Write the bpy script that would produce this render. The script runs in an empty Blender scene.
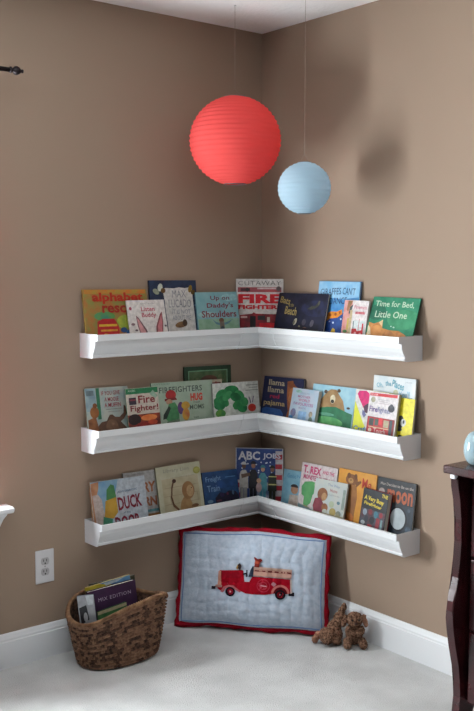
import bpy, bmesh, math, random
from mathutils import Vector, Matrix, noise
random.seed(7)
PI = math.pi
COL = bpy.context.scene.collection
# ------------------------------------------------------------------ materials
ALB = .90                                       # all paints and dyes a little darker than paper white
def lin(h):
    h = h.lstrip('#'); o = []
    for i in (0, 2, 4):
        c = int(h[i:i+2], 16) / 255
        o.append(c / 12.92 if c <= .04045 else ((c + .055) / 1.055) ** 2.4)
    return (*[c * ALB for c in o], 1)
MATS = {}
def mat(name, col, rough=.6, col2=None, scale=20, bump=0, bscale=200, detail=3, spec=.3, metal=0, coords='Object', contrast=(.35, .65)):
    if name in MATS: return MATS[name]
    m = bpy.data.materials.new(name); m.use_nodes = True
    nt = m.node_tree; b = nt.nodes['Principled BSDF']
    b.inputs['Base Color'].default_value = lin(col); b.inputs['Roughness'].default_value = rough
    b.inputs['Specular IOR Level'].default_value = spec; b.inputs['Metallic'].default_value = metal
    tc = nt.nodes.new('ShaderNodeTexCoord')
    if col2:
        n = nt.nodes.new('ShaderNodeTexNoise'); n.inputs['Scale'].default_value = scale; n.inputs['Detail'].default_value = detail
        nt.links.new(tc.outputs[coords], n.inputs['Vector'])
        r = nt.nodes.new('ShaderNodeValToRGB')
        r.color_ramp.elements[0].position = contrast[0]; r.color_ramp.elements[1].position = contrast[1]
        r.color_ramp.elements[0].color = lin(col); r.color_ramp.elements[1].color = lin(col2)
        nt.links.new(n.outputs['Fac'], r.inputs['Fac']); nt.links.new(r.outputs['Color'], b.inputs['Base Color'])
    if bump:
        n2 = nt.nodes.new('ShaderNodeTexNoise'); n2.inputs['Scale'].default_value = bscale; n2.inputs['Detail'].default_value = 4
        nt.links.new(tc.outputs[coords], n2.inputs['Vector'])
        bp = nt.nodes.new('ShaderNodeBump'); bp.inputs['Strength'].default_value = bump; bp.inputs['Distance'].default_value = .004
        nt.links.new(n2.outputs['Fac'], bp.inputs['Height']); nt.links.new(bp.outputs['Normal'], b.inputs['Normal'])
    MATS[name] = m; return m
def ink(h):                                    # printed colours on the covers
    if ':' in h:                               # two mottled printed colours
        a, b = h.split(':')
        return mat('print_' + a + b, a, .45, b, 28, detail=2, spec=.35)
    q = [int(h[i:i+2], 16) for i in (0, 2, 4)]
    lo, hi = (''.join('%02x' % min(255, int(c * k)) for c in q) for k in (.92, 1.05))
    return mat('print_' + h, lo, .45, hi, 70, detail=3, spec=.35)
def translucent(name, col, fac=.5, bump=False):
    m = bpy.data.materials.new(name); m.use_nodes = True; nt = m.node_tree
    nt.nodes.remove(nt.nodes['Principled BSDF'])
    d = nt.nodes.new('ShaderNodeBsdfDiffuse'); t = nt.nodes.new('ShaderNodeBsdfTranslucent'); mx = nt.nodes.new('ShaderNodeMixShader')
    c_ = tuple(min(1, c / ALB) for c in lin(col)); d.inputs[0].default_value = c_; t.inputs[0].default_value = c_; mx.inputs[0].default_value = fac
    nt.links.new(d.outputs[0], mx.inputs[1]); nt.links.new(t.outputs[0], mx.inputs[2])
    nt.links.new(mx.outputs[0], nt.nodes['Material Output'].inputs[0]); return m
# ------------------------------------------------------------------ mesh helpers
def link(name, me, parent=None):
    o = bpy.data.objects.new(name, me); COL.objects.link(o)
    if parent: o.parent = parent
    return o
def obj(name, bm, mats, parent=None, smooth=False):
    me = bpy.data.meshes.new(name)
    bmesh.ops.recalc_face_normals(bm, faces=bm.faces)
    bm.to_mesh(me); bm.free()
    for m in (mats if isinstance(mats, (list, tuple)) else [mats]): me.materials.append(m)
    if smooth: me.polygons.foreach_set('use_smooth', [True] * len(me.polygons))
    return link(name, me, parent)
def thing(name, label, cat, loc=(0, 0, 0), rz=0, group=None):
    o = bpy.data.objects.new(name, None); COL.objects.link(o); o.empty_display_size = .05
    o.location = loc; o.rotation_euler = (0, 0, rz); return tag(o, label, cat, group)
def tag(o, label, cat, group=None):
    o['label'] = label; o['category'] = cat
    if group: o['group'] = group
    return o
def struct(name, bm, m, parent=None, smooth=False):
    o = obj(name, bm, m, parent, smooth)
    if not parent: o['kind'] = 'structure'
    return o
def box(bm, a, b, mi=0, bev=0):
    x0, y0, z0 = (min(a[i], b[i]) for i in range(3)); x1, y1, z1 = (max(a[i], b[i]) for i in range(3))
    v = [bm.verts.new(p) for p in ((x0,y0,z0),(x1,y0,z0),(x1,y1,z0),(x0,y1,z0),(x0,y0,z1),(x1,y0,z1),(x1,y1,z1),(x0,y1,z1))]
    fs = [bm.faces.new([v[i] for i in q]) for q in ((3,2,1,0),(4,5,6,7),(0,1,5,4),(1,2,6,5),(2,3,7,6),(3,0,4,7))]
    for f in fs: f.material_index = mi
    if bev:
        es = list({e for f in fs for e in f.edges})
        r = bmesh.ops.bevel(bm, geom=es, offset=bev, segments=2, affect='EDGES', profile=.5)
        for f in r['faces']: f.material_index = mi
    return v
def prism(bm, pts, d0, d1, axis=1, mi=0):
    """closed outline pts (2-D) extruded along an axis"""
    def P(p, d):
        q = list(p); q.insert(axis, d); return q
    a = [bm.verts.new(P(p, d0)) for p in pts]; b = [bm.verts.new(P(p, d1)) for p in pts]
    n = len(pts); fs = [bm.faces.new(a), bm.faces.new(b[::-1])]
    for i in range(n): fs.append(bm.faces.new((a[i], a[(i+1) % n], b[(i+1) % n], b[i])))
    for f in fs: f.material_index = mi
def loft(bm, rings, closed=True, caps=True, mi=0):
    R = [[bm.verts.new(p) for p in r] for r in rings]; n = len(R[0])
    for i in range(len(R) - 1):
        for j in range(n if closed else n - 1):
            f = bm.faces.new((R[i][j], R[i][(j+1) % n], R[i+1][(j+1) % n], R[i+1][j])); f.material_index = mi
    if caps and closed:
        for q in (R[0][::-1], R[-1]):
            f = bm.faces.new(q); f.material_index = mi
    return R
def tube(bm, pts, r, n=8, mi=0, closed=False):
    pts = [Vector(p) for p in pts]; N = len(pts); rings = []
    rr = r if isinstance(r, (list, tuple)) else [r] * N
    for i, p in enumerate(pts):
        if closed: t = pts[(i+1) % N] - pts[i-1]
        else: t = pts[min(i+1, N-1)] - pts[max(i-1, 0)]
        t.normalize(); up = Vector((0, 0, 1)) if abs(t.z) < .9 else Vector((1, 0, 0))
        a = t.cross(up).normalized(); b = t.cross(a)
        rings.append([p + (a * math.cos(2*PI*k/n) + b * math.sin(2*PI*k/n)) * rr[i] for k in range(n)])
    if closed: rings.append(rings[0]); R = loft(bm, rings, caps=False, mi=mi); bmesh.ops.remove_doubles(bm, verts=R[0] + R[-1], dist=1e-6)
    else: loft(bm, rings, mi=mi)
def ball(bm, c, r, seg=16, mi=0, rot=None):
    r = r if isinstance(r, (list, tuple)) else (r, r, r)
    M = Matrix.Translation(c) @ (rot.to_4x4() if rot else Matrix()) @ Matrix.Diagonal((*r, 1))
    q = bmesh.ops.create_uvsphere(bm, u_segments=seg, v_segments=max(6, seg * 2 // 3), radius=1, matrix=M)
    for v in q['verts']:
        for f in v.link_faces: f.material_index = mi
def evaluate(o):                                # bake the modifiers into the mesh
    bpy.context.view_layer.update()
    dg = bpy.context.evaluated_depsgraph_get()
    me = bpy.data.meshes.new_from_object(o.evaluated_get(dg)); o.modifiers.clear(); o.data = me
# ------------------------------------------------------------------ materials of the room
M_wallL = mat('tan_wall_paint', '#a28c7a', .75, bump=.12, bscale=260, spec=.2)
M_wallF = mat('dark_unseen_wall', '#5c4a3c', .8, bump=.1, bscale=260, spec=.2)  # unseen walls, coloured darker to cut the bounce light
M_white = mat('white_trim_paint', '#eeeff1', .4, spec=.4)
M_ceil = mat('ceiling_texture', '#ffffff', .9, bump=.9, bscale=55, spec=.1)
M_carpet = mat('cream_carpet', '#cfcfce', .98, '#e0e0df', 5, bump=.9, bscale=230, spec=.05, contrast=(.38, .62))
M_vinyl = mat('white_vinyl_gutter', '#e9eaec', .35, spec=.45)
M_cap = mat('white_vinyl_cap', '#dfe0e4', .4, spec=.4)
M_dark = mat('dark_bronze_metal', '#2b2528', .35, metal=.6)
M_wood = mat('dark_cherry_wood', '#3d1418', .24, '#2a0d10', 14, spec=.5)
M_black = mat('recess_shade_wood', '#170a0b', .6)  # near black, puts shade into the gap around the drawers
M_paper = mat('book_page_edges', '#cfc8ba', .8)
# ------------------------------------------------------------------ the room
HT = 2.44; XW, YW = -5.6, -6.6
def wall_with_hole(name, axis, c0, c1, lo, hi, hole):
    """wall between planes c0,c1 on the given axis, spanning lo..hi, with a rectangular opening"""
    bm = bmesh.new(); a, b, z0, z1 = hole
    def bx(s0, s1, t0, t1):
        if axis == 'y': box(bm, (s0, c0, t0), (s1, c1, t1))
        else: box(bm, (c0, s0, t0), (c1, s1, t1))
    bx(lo, a, 0, HT); bx(b, hi, 0, HT); bx(a, b, 0, z0); bx(a, b, z1, HT)
    return struct(name, bm, M_wallL if name == 'wall_left' else M_wallF)
WX0, WX1, WZ0, WZ1 = -2.12, -1.33, .60, 1.90
wall_with_hole('wall_left', 'y', 0, .14, XW, .14, (WX0, WX1, WZ0, WZ1))
bm = bmesh.new(); box(bm, (0, YW, 0), (.14, 0, HT)); struct('wall_right', bm, M_wallL)
BX0, BX1, BZ0, BZ1 = -3.6, -1.2, .5, 2.15
wall_with_hole('wall_rear', 'y', YW - .14, YW, XW, .14, (BX0, BX1, BZ0, BZ1))
bm = bmesh.new(); box(bm, (XW - .14, YW, 0), (XW, 0, HT)); struct('wall_side', bm, M_wallF)
bm = bmesh.new(); box(bm, (XW - .14, YW - .14, -.1), (.14, .14, 0)); struct('floor', bm, M_carpet)
bm = bmesh.new(); box(bm, (XW - .14, YW - .14, HT), (.14, .14, HT + .1)); struct('ceiling', bm, M_ceil)
# baseboards with a moulded cap
BP = [(0, 0), (.0155, 0), (.0155, .098), (.0125, .101), (.0125, .108), (.0095, .114), (.007, .122), (.004, .1268), (0, .1268)]
bm = bmesh.new(); R = [[(x, -d, z) for d, z in BP] for x in (XW, 0)]
R[1] = [(-d, -d, z) for d, z in BP]; loft(bm, R); struct('baseboard_left', bm, M_white)
bm = bmesh.new(); loft(bm, [[(-d, YW, z) for d, z in BP], [(-d, -d, z) for d, z in BP]]); struct('baseboard_right', bm, M_white)
# window in the left wall, just outside the frame; only the horn of its stool shows
def window(name, x0, x1, z0, z1, yi, s, stool=True):
    o = thing(name, None, None, (x0, yi, z0)); del o['label']; del o['category']; o['kind'] = 'structure'
    w, h = x1 - x0, z1 - z0
    bm = bmesh.new()
    for a, b in (((0, .03, 0), (.045, .10, h)), ((w-.045, .03, 0), (w, .10, h)), ((.045, .03, 0), (w-.045, .10, .05)),
                 ((.045, .03, h-.05), (w-.045, .10, h)), ((.045, .04, h/2-.02), (w-.045, .09, h/2+.02))):
        box(bm, (a[0], a[1]*s, a[2]), (b[0], b[1]*s, b[2]))
    struct('window_frame', bm, M_white, o)
    g = bpy.data.materials.get('clear_glass')
    if not g:
        g = bpy.data.materials.new('clear_glass'); g.use_nodes = True; nt = g.node_tree; nt.nodes.remove(nt.nodes['Principled BSDF'])
        t = nt.nodes.new('ShaderNodeBsdfTransparent'); gl = nt.nodes.new('ShaderNodeBsdfGlossy'); gl.inputs['Roughness'].default_value = .02
        mx = nt.nodes.new('ShaderNodeMixShader'); mx.inputs[0].default_value = .06
        nt.links.new(t.outputs[0], mx.inputs[1]); nt.links.new(gl.outputs[0], mx.inputs[2]); nt.links.new(mx.outputs[0], nt.nodes['Material Output'].inputs[0])
    bm = bmesh.new(); box(bm, (.045, .062*s, .05), (w-.045, .066*s, h-.05)); struct('window_glass', bm, g, o)
    if stool:
        bm = bmesh.new()
        prism(bm, [(-.058, -.016), (-.064, -.010), (-.064, .000), (-.058, .006), (-.0, .006), (-.0, -.016)], -.09, w + .125)
        # outline is (y, z): re-order to x-extrusion
        for v in bm.verts: v.co = Vector((v.co.y, v.co.x, v.co.z))
        es = [e for e in bm.edges if abs((e.verts[0].co - e.verts[1].co).x) < 1e-6 and e.verts[0].co.x > w]
        bmesh.ops.bevel(bm, geom=es, offset=.004, segments=2, affect='EDGES')
        st = struct('window_stool', bm, M_white, o)
        bm = bmesh.new()
        pr = [(0, -.016), (-.030, -.016), (-.028, -.030), (-.016, -.045), (-.012, -.075), (0, -.075)]
        r0 = [(-.06, y, z) for y, z in pr]; r1 = [(w + .118 - .03 * (-z - .012) / .063, y, z) for y, z in pr]
        loft(bm, [r0, r1]); struct('window_apron', bm, M_white, o)
    return o
window('window_1', WX0, WX1, WZ0, WZ1, 0, 1)
window('fill_window', BX0, BX1, BZ0, BZ1, YW, -1, False)  # unseen rear opening, added to let in weak fill light
# ------------------------------------------------------------------ wall socket
t = thing('wall_outlet', 'white double electrical outlet on the brown wall above the basket', 'outlet', (-1.061, -.0003, .347))
bm = bmesh.new(); box(bm, (-.038, -.006, -.063), (.038, 0, .063), bev=.003); obj('cover_plate', bm, mat('outlet_plastic', '#dcdadc', .35), t)
for dz in (.02, -.02):
    bm = bmesh.new(); c = [(.0165*math.cos(a) , max(-.0135, min(.0135, .0185*math.sin(a)))+dz) for a in [2*PI*k/28 for k in range(28)]]
    prism(bm, c, -.0075, -.0055); r = obj('receptacle', bm, mat('outlet_face', '#b9b6b8', .4), t)
    bm = bmesh.new()
    for sx in (-.0065, .0055): box(bm, (sx-.0012, -.0082, dz-.001), (sx+.0012, -.0074, dz+.008))
    prism(bm, [(.003*math.cos(a), .003*math.sin(a)+dz-.0075) for a in [2*PI*k/10 for k in range(10)]], -.0082, -.0074)
    obj('slots', bm, mat('outlet_slot', '#2c2a2a', .6), r)
bm = bmesh.new(); ball(bm, (0, -.0065, 0), (.003, .0015, .003), 10); obj('screw', bm, mat('screw_metal', '#b0aeac', .3, metal=.7), t)
# ------------------------------------------------------------------ curtain rod and curtain
t = thing('curtain_rod', 'dark metal curtain rod with turned finial at the upper left', 'curtain rod', (-1.15, -.085, 2.128))
bm = bmesh.new(); tube(bm, [(-1.4, 0, 0), (-.045, 0, 0)], .008, 12); obj('rod', bm, M_dark, t, True)
bm = bmesh.new(); prof = [(-.052, .008), (-.05, .011), (-.046, .011), (-.044, .007), (-.040, .008), (-.034, .0135), (-.026, .0155), (-.018, .013), (-.012, .008), (-.009, .005), (-.006, .0065), (-.002, .0065), (0, .002)]
loft(bm, [[(x, r*math.cos(2*PI*k/14), r*math.sin(2*PI*k/14)) for k in range(14)] for x, r in prof]); obj('finial', bm, M_dark, t, True)
for bx_ in (-.18, -1.3):
    bm = bmesh.new(); tube(bm, [(bx_, .084, -.01), (bx_, .02, -.01), (bx_, 0, -.01)], .005); box(bm, (bx_-.012, .079, -.04), (bx_+.012, .0847, .02)); obj('bracket', bm, M_dark, t)
M_cur = translucent('red_curtain_cloth', '#8f1a26', .3)
bm = bmesh.new(); n = 90; rows = []
for z in (2.112, 2.06, 1.5, 1.0, .5, .06):
    rows.append([(-1.60 + .28*i/n, -.093 + .019*math.sin(i/n*PI*11) * (1 if z < 2.1 else .55) + .004*math.sin(i*.37+z*3), z) for i in range(n+1)])
loft(bm, rows, closed=False, caps=False)
o = obj('curtain', bm, M_cur, None, True); tag(o, 'red gathered curtain hanging from the dark rod beside the window', 'curtain')
sm = o.modifiers.new('thick', 'SOLIDIFY'); sm.thickness = .0015
# ------------------------------------------------------------------ paper lanterns
def lantern(name, label, c, R, sz, colour, nrib, seed):
    rnd = random.Random(seed)
    t = thing(name, label, 'paper lantern', c, 0, None)
    mp = translucent(colour + '_paper', {'red': '#ff6f6c', 'blue': '#cbe4f2'}[colour], .5)
    bm = bmesh.new(); rings = []; sub = 4; N = nrib * sub; seg = 64
    p0, p1 = math.radians(14), math.radians(166)
    wob = [rnd.uniform(-.006, .006) for _ in range(nrib + 2)]
    for i in range(N + 1):
        a = p0 + (p1 - p0) * i / N; k = i / sub; s = abs(math.sin(PI * k))
        ring = []
        for j in range(seg):
            th = 2*PI*j/seg
            r = R * (1 - .022 * s) * (1 + .004*math.sin(th*3 + seed))
            tilt = wob[int(k)] * math.cos(th + k)
            ring.append((r*math.sin(a)*math.cos(th), r*math.sin(a)*math.sin(th), sz*(r*math.cos(a)) + R*tilt))
        rings.append(ring)
    loft(bm, rings, caps=False); obj('paper_shade', bm, mp, t, True)
    mw = mat('lantern_wire', '#8c8f92', .35, metal=.8)
    for zz, nm in ((math.cos(p0), 'top_ring'), (math.cos(p1), 'bottom_ring')):
        bm = bmesh.new(); rr = R*math.sin(p0)
        tube(bm, [(rr*math.cos(2*PI*k/32), rr*math.sin(2*PI*k/32), sz*R*zz) for k in range(32)], .0016, 6, closed=True); obj(nm, bm, mw, t, True)
    bm = bmesh.new(); rr = R*math.sin(p0)*.98; zt = sz*R*.985; zb = -sz*R*.965
    tube(bm, [(-rr, 0, zt-.003), (-rr*.35, 0, zt-.004), (-rr*.3, 0, zb+.02), (-rr, 0, zb), (rr, 0, zb), (rr*.3, 0, zb+.02), (rr*.35, 0, zt-.004), (rr, 0, zt-.003)], .0013, 6); obj('expander_wire', bm, mw, t, True)
    bm = bmesh.new(); L = HT - c[2]
    tube(bm, [(rr, 0, zt-.003), (0, 0, zt+.03), (-rr, 0, zt-.003)], .0006, 6); tube(bm, [(0, 0, zt+.03), (0, 0, L-.004)], .0006, 6)
    bm2 = bm; obj('hanging_string', bm2, mat('string', '#9a8f84', .8), t)
    bm = bmesh.new(); ball(bm, (0, 0, L-.0034), (.005, .005, .003), 10); obj('ceiling_hook', bm, M_white, t)
lantern('paper_lantern', 'large round red paper lantern hanging left of the small blue one', (-.372, -.279, 1.937), .176, .955, 'red', 24, 3)
lantern('paper_lantern', 'small round pale blue paper lantern hanging right of the red one', (-.268, -.556, 1.747), .0985, .97, 'blue', 15, 8)
# ------------------------------------------------------------------ gutter shelves
OUT = [(0, 0), (.002, 0), (.002, -.087), (.0815, -.087), (.0925, -.084), (.0940, -.0795), (.0905, -.0755), (.0955, -.067), (.1025, -.054), (.1085, -.040), (.1105, -.0245), (.1255, -.0225), (.1255, -.002), (.118, -.002), (.118, 0), (.1275, 0), (.1275, -.0225),
       (.1265, -.0235), (.1125, -.0255), (.1105, -.041), (.1045, -.0555), (.0975, -.068), (.0925, -.0755), (.0962, -.079), (.0945, -.0855), (.0835, -.089), (0, -.089)]
SOL = [(0, 0), (0, -.089), (.0835, -.089), (.0945, -.0855), (.0962, -.079), (.0925, -.0755), (.0975, -.068), (.1045, -.0555), (.1105, -.041), (.1125, -.0255), (.1275, -.0235), (.1275, 0)]
E_ = .0006
def off(p, e):                       # outline grown by e away from the wall and outwards
    return (p[0] + (e if p[0] > .02 else 0), p[1] + (-e if p[1] < -.06 else (e if p[1] > -.001 else 0)))
def shelf(label, z, LL, LR):
    t = thing('gutter_shelf', label, 'wall shelf', (-.0003, -.0003, z), 0, 'white corner gutter shelves')
    SM = .205
    for side, L in (('l', LL), ('r', LR)):
        def P(d, s, zz): return (-s, -d, zz) if side == 'l' else (-d, -s, zz)
        bm = bmesh.new(); loft(bm, [[P(d, L-.002, zz) for d, zz in OUT], [P(d, SM-.012, zz) for d, zz in OUT]])
        obj('gutter_trough', bm, M_vinyl, t)
        bm = bmesh.new(); sol = [off(p, .0012) for p in SOL]
        loft(bm, [[P(d, L, zz) for d, zz in sol], [P(d, L-.0022, zz) for d, zz in sol]])
        obj('end_cap', bm, M_cap, t)
    bm = bmesh.new(); g = [(d + (.0016 if d > .003 else 0), zz - (.0014 if zz < -.06 else 0)) for d, zz in OUT]
    rings = [[(-SM, -d, zz) for d, zz in g], [(-d, -d, zz) for d, zz in g], [(-d, -SM, zz) for d, zz in g]]
    loft(bm, rings); obj('corner_connector', bm, M_vinyl, t)
    return t
ZS = {'T': 1.2103, 'M': .8524, 'B': .4971}
shelf('topmost of the three white corner gutter shelves holding picture books', ZS['T'], .897, .900)
shelf('middle of the three white corner gutter shelves holding picture books', ZS['M'], .897, .900)
shelf('lowest white corner gutter shelf directly above the fire truck pillow', ZS['B'], .887, .903)
# ------------------------------------------------------------------ picture books
AX = {'L': (Vector((1, 0, 0)), Vector((0, -1, 0))), 'R': (Vector((0, -1, 0)), Vector((-1, 0, 0))),
      'D': (Vector((1, -1, 0)).normalized(), Vector((-1, -1, 0)).normalized())}
def text_mesh(s, bold=0.0, spacing=1.0):
    c = bpy.data.curves.new('lettering', 'FONT'); c.body = s; c.size = 1; c.offset = bold; c.resolution_u = 2; c.space_character = spacing; c.space_line = .8
    c.align_x = 'CENTER'
    o = bpy.data.objects.new('lettering', c); COL.objects.link(o); bpy.context.view_layer.update()
    dg = bpy.context.evaluated_depsgraph_get(); me = bpy.data.meshes.new_from_object(o.evaluated_get(dg))
    bpy.data.objects.remove(o); bpy.data.curves.remove(c); return me
class Art:
    """flat printed shapes lying on a rectangle w x h (origin bottom left); v runs down from the top, 1 = vis"""
    def __init__(s, w, h, vis, z0):
        s.w, s.h, s.vis, s.z = w, h, vis, z0; s.n = 0; s.pic = bmesh.new(); s.let = bmesh.new(); s.pm = []; s.lm = []
    def step(s): s.n += 1; return s.z + .00012 * s.n
    def P(s, u, v, z): return (u * s.w, s.h - v * s.vis * s.h, z)
    def mi(s, lst, col):
        if col not in lst: lst.append(col)
        return lst.index(col)
    def poly(s, pts, col):
        z = s.step(); f = s.pic.faces.new([s.pic.verts.new(s.P(min(.995, max(.005, u)), max(.005/s.vis, min(v, .99/s.vis)), z)) for u, v in pts])
        f.normal_update()
        if f.normal.z < 0: f.normal_flip()
        f.material_index = s.mi(s.pm, col)
    def rect(s, a, b, c, d, col): s.poly([(a, b), (c, b), (c, d), (a, d)], col)
    def ell(s, cu, cv, ru, rv, col, rot=0, a0=0, a1=360, n=24):
        k = s.w / (s.vis * s.h); q = []
        for i in range(n if a1 - a0 >= 360 else n + 1):
            a = math.radians(a0 + (a1 - a0) * i / n); x = ru * math.cos(a); y = rv / k * math.sin(a)
            r = math.radians(rot); q.append((cu + x * math.cos(r) - y * math.sin(r), cv + k * (x * math.sin(r) + y * math.cos(r))))
        s.poly(q, col)
    def text(s, body, a, b, c, d, col, bold=.02, rot=0, spacing=1.0):
        z = s.step(); me = text_mesh(body, bold, spacing)
        if not me.vertices: return
        xs = [v.co.x for v in me.vertices]; ys = [v.co.y for v in me.vertices]
        x0, x1, y0, y1 = min(xs), max(xs), min(ys), max(ys)
        k = s.mi(s.lm, col); vs = []
        cx, cy = (a + c) / 2 * s.w, s.h - (b + d) / 2 * s.vis * s.h; W = (c - a) * s.w; H_ = (d - b) * s.vis * s.h; r = math.radians(rot)
        for v in me.vertices:
            x = ((v.co.x - x0) / (x1 - x0) - .5) * W; y = ((v.co.y - y0) / max(1e-6, y1 - y0) - .5) * H_
            vs.append(s.let.verts.new((cx + x * math.cos(r) - y * math.sin(r), cy + x * math.sin(r) + y * math.cos(r), z)))
        for p in me.polygons:
            try: f = s.let.faces.new([vs[i] for i in p.vertices]); f.material_index = k
            except ValueError: pass
        bpy.data.meshes.remove(me)
    def run(s, items):
        for it in items:
            k = it[0]
            if k == 'r': s.rect(*it[1:])
            elif k == 'e': s.ell(*it[1:])
            elif k == 'p': s.poly(*it[1:])
            elif k == 't': s.text(*it[1:])
    def finish(s, parent, pn='cover_picture', ln='title_lettering'):
        for bm, lst, nm in ((s.pic, s.pm, pn), (s.let, s.lm, ln)):
            if len(bm.faces):
                me = bpy.data.meshes.new(nm); bm.to_mesh(me)
                for c in lst: me.materials.append(ink(c))
                link(nm, me, parent)
            bm.free()
def book_body(t, w, h, th, cover, spine, inset, soft):
    """front face at z=0, thickness towards -z, spine at x=0"""
    c = .0012 if not soft else .0005; bm = bmesh.new()
    box(bm, (0, 0, -c), (w, h, 0), 0); box(bm, (0, 0, -th), (w, h, -th + c), 1); box(bm, (0, 0, -th + c), (c, h, -c), 1)
    obj('cover', bm, [ink(cover), ink(spine)], t)
    bm = bmesh.new(); box(bm, (c, inset, -th + c), (w - inset, h - inset, -c)); obj('pages', bm, M_paper, t)
GRP = {'T': 'picture books on the top gutter shelf', 'M': 'picture books on the middle gutter shelf', 'B': 'picture books on the lowest gutter shelf'}
HID = {'T': .080, 'M': .074, 'B': .068}
def book(fit, label, cover, spine, art, soft=False, name='picture_book'):
    key, sh, wall, u0, d0, th, w, h, roll, yaw, tilt = fit
    a, o = AX[wall]; up = Vector((0, 0, 1))
    r, y, ti = map(math.radians, (roll, yaw, tilt))
    aa = a * math.cos(y) + o * math.sin(y); oo = aa.cross(up)
    b = -oo * math.sin(ti) + up * math.cos(ti)
    a1 = aa * math.cos(r) + b * math.sin(r); b1 = -aa * math.sin(r) + b * math.cos(r); n = a1.cross(b1)
    O = a * u0 + o * d0 + up * (ZS[sh] - .0868 + th * math.sin(ti) - min(0, a1.z * w) + .0004)
    t = thing(name, label, 'book', (0, 0, 0), 0, GRP[sh])
    t.matrix_world = Matrix((( a1.x, b1.x, n.x, O.x), (a1.y, b1.y, n.y, O.y), (a1.z, b1.z, n.z, O.z), (0, 0, 0, 1)))
    book_body(t, w, h, th, cover, spine, .0006 if soft else .003, soft)
    A = Art(w, h, (h - HID[sh]) / h, .0002); A.run(art); A.finish(t)
    return t
FIT = {f[0]: f for f in [
('alphabet', 'T', 'L', -0.892, 0.056, 0.008, 0.2845, 0.251, -0.4492, 0.027, 10.2),
('navy', 'T', 'L', -0.5935, 0.044, 0.01, 0.2279, 0.2821, -0.2635, -0.0066, 6.3),
('buddy', 'T', 'L', -0.7099, 0.079, 0.005, 0.1755, 0.2112, 0.0873, 0.0569, 13.5),
('daddy', 'T', 'L', -0.3793, 0.066, 0.008, 0.215, 0.2341, -0.1224, -0.0276, 9.0),
('giraffes', 'T', 'R', 0.3708, 0.044, 0.009, 0.2283, 0.2791, -0.2752, 0.0015, 6.6),
('bats', 'T', 'R', 0.1515, 0.079, 0.01, 0.2953, 0.2312, -0.135, -0.0187, 12.0),
('pinkred', 'T', 'R', 0.5362, 0.066, 0.01, 0.1275, 0.2078, -0.6796, 0.0283, 9.0),
('bed', 'T', 'R', 0.6653, 0.079, 0.006, 0.2295, 0.2301, -0.6778, -0.429, 17.7),
('moose', 'M', 'L', -0.891, 0.056, 0.008, 0.1916, 0.2346, -0.8371, 0.0865, 11.1),
('green', 'M', 'L', -0.4274, 0.024, 0.008, 0.2426, 0.2821, -1.0698, 0.0296, 2.7),
('cream', 'M', 'L', -0.4667, 0.04, 0.006, 0.224, 0.2273, -1.3222, 0.0412, 4.5),
('hug', 'M', 'L', -0.6037, 0.058, 0.008, 0.302, 0.2304, -1.0783, 0.0345, 6.3),
('ff', 'M', 'L', -0.726, 0.079, 0.004, 0.1499, 0.2257, -0.3146, -0.0068, 9.9),
('cat', 'M', 'L', -0.3114, 0.079, 0.009, 0.2441, 0.21, -1.1327, 0.0511, 8.7),
('llama', 'M', 'R', 0.0406, 0.05, 0.009, 0.2515, 0.2276, 1.4591, -0.0714, 9.6),
('bear', 'M', 'R', 0.3444, 0.05, 0.009, 0.2411, 0.2223, 0.6417, -0.0273, 9.9),
('smallblue', 'M', 'R', 0.2465, 0.08, 0.016, 0.1568, 0.1982, 0.0482, 0.0173, 12.6),
('whiteblue', 'M', 'R', 0.6776, 0.036, 0.01, 0.2074, 0.2848, 0.0169, -0.0006, 4.5),
('crayon', 'M', 'R', 0.5996, 0.058, 0.006, 0.1831, 0.2261, 0.5094, -0.0208, 7.8),
('dog', 'M', 'R', 0.7873, 0.058, 0.008, 0.108, 0.2144, -0.3065, 0.0181, 7.5),
('wfire', 'M', 'R', 0.6863, 0.08, 0.014, 0.1448, 0.226, -0.5341, 0.0387, 8.7),
('ryrn', 'B', 'L', -0.7256, 0.044, 0.008, 0.2043, 0.2396, -1.1769, 0.0681, 7.8),
('duck', 'B', 'L', -0.881, 0.072, 0.009, 0.246, 0.2295, -0.9137, 0.0848, 11.7),
('train', 'B', 'L', -0.3424, 0.056, 0.008, 0.184, 0.1912, -1.9712, 0.1091, 13.5),
('lion', 'B', 'L', -0.574, 0.072, 0.009, 0.2187, 0.2506, 0.4113, 0.02, 11.4),
('child', 'B', 'R', 0.173, 0.046, 0.008, 0.1686, 0.196, 2.2833, -0.1471, 10.2),
('trex', 'B', 'R', 0.2867, 0.058, 0.009, 0.208, 0.2452, 1.0417, -0.0944, 10.2),
('me', 'B', 'R', 0.4968, 0.044, 0.008, 0.204, 0.253, 0.5766, -0.0394, 7.5),
('critter', 'B', 'R', 0.3911, 0.079, 0.01, 0.1798, 0.1991, 1.4836, -0.1193, 12.6),
('moon', 'B', 'R', 0.707, 0.044, 0.009, 0.1875, 0.253, 0.5003, 0.0604, 7.2),
('black', 'B', 'R', 0.6559, 0.08, 0.022, 0.129, 0.2022, -1.5687, 0.0777, 10.2),
('cutaway', 'T', 'D', -0.1, 0.1132, 0.0065, 0.200, 0.2858, 0.0, 0, 0.2),
('abc', 'B', 'D', -0.1025, 0.115, 0.007, 0.2045, 0.2781, -0.2, 1.5, 0.6)]}
F = FIT
def stars(n, col, a, b, c, d, r, seed):
    q = random.Random(seed); return [('e', q.uniform(a, c), q.uniform(b, d), r, r, col, 0, 0, 360, 8) for _ in range(n)]
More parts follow.
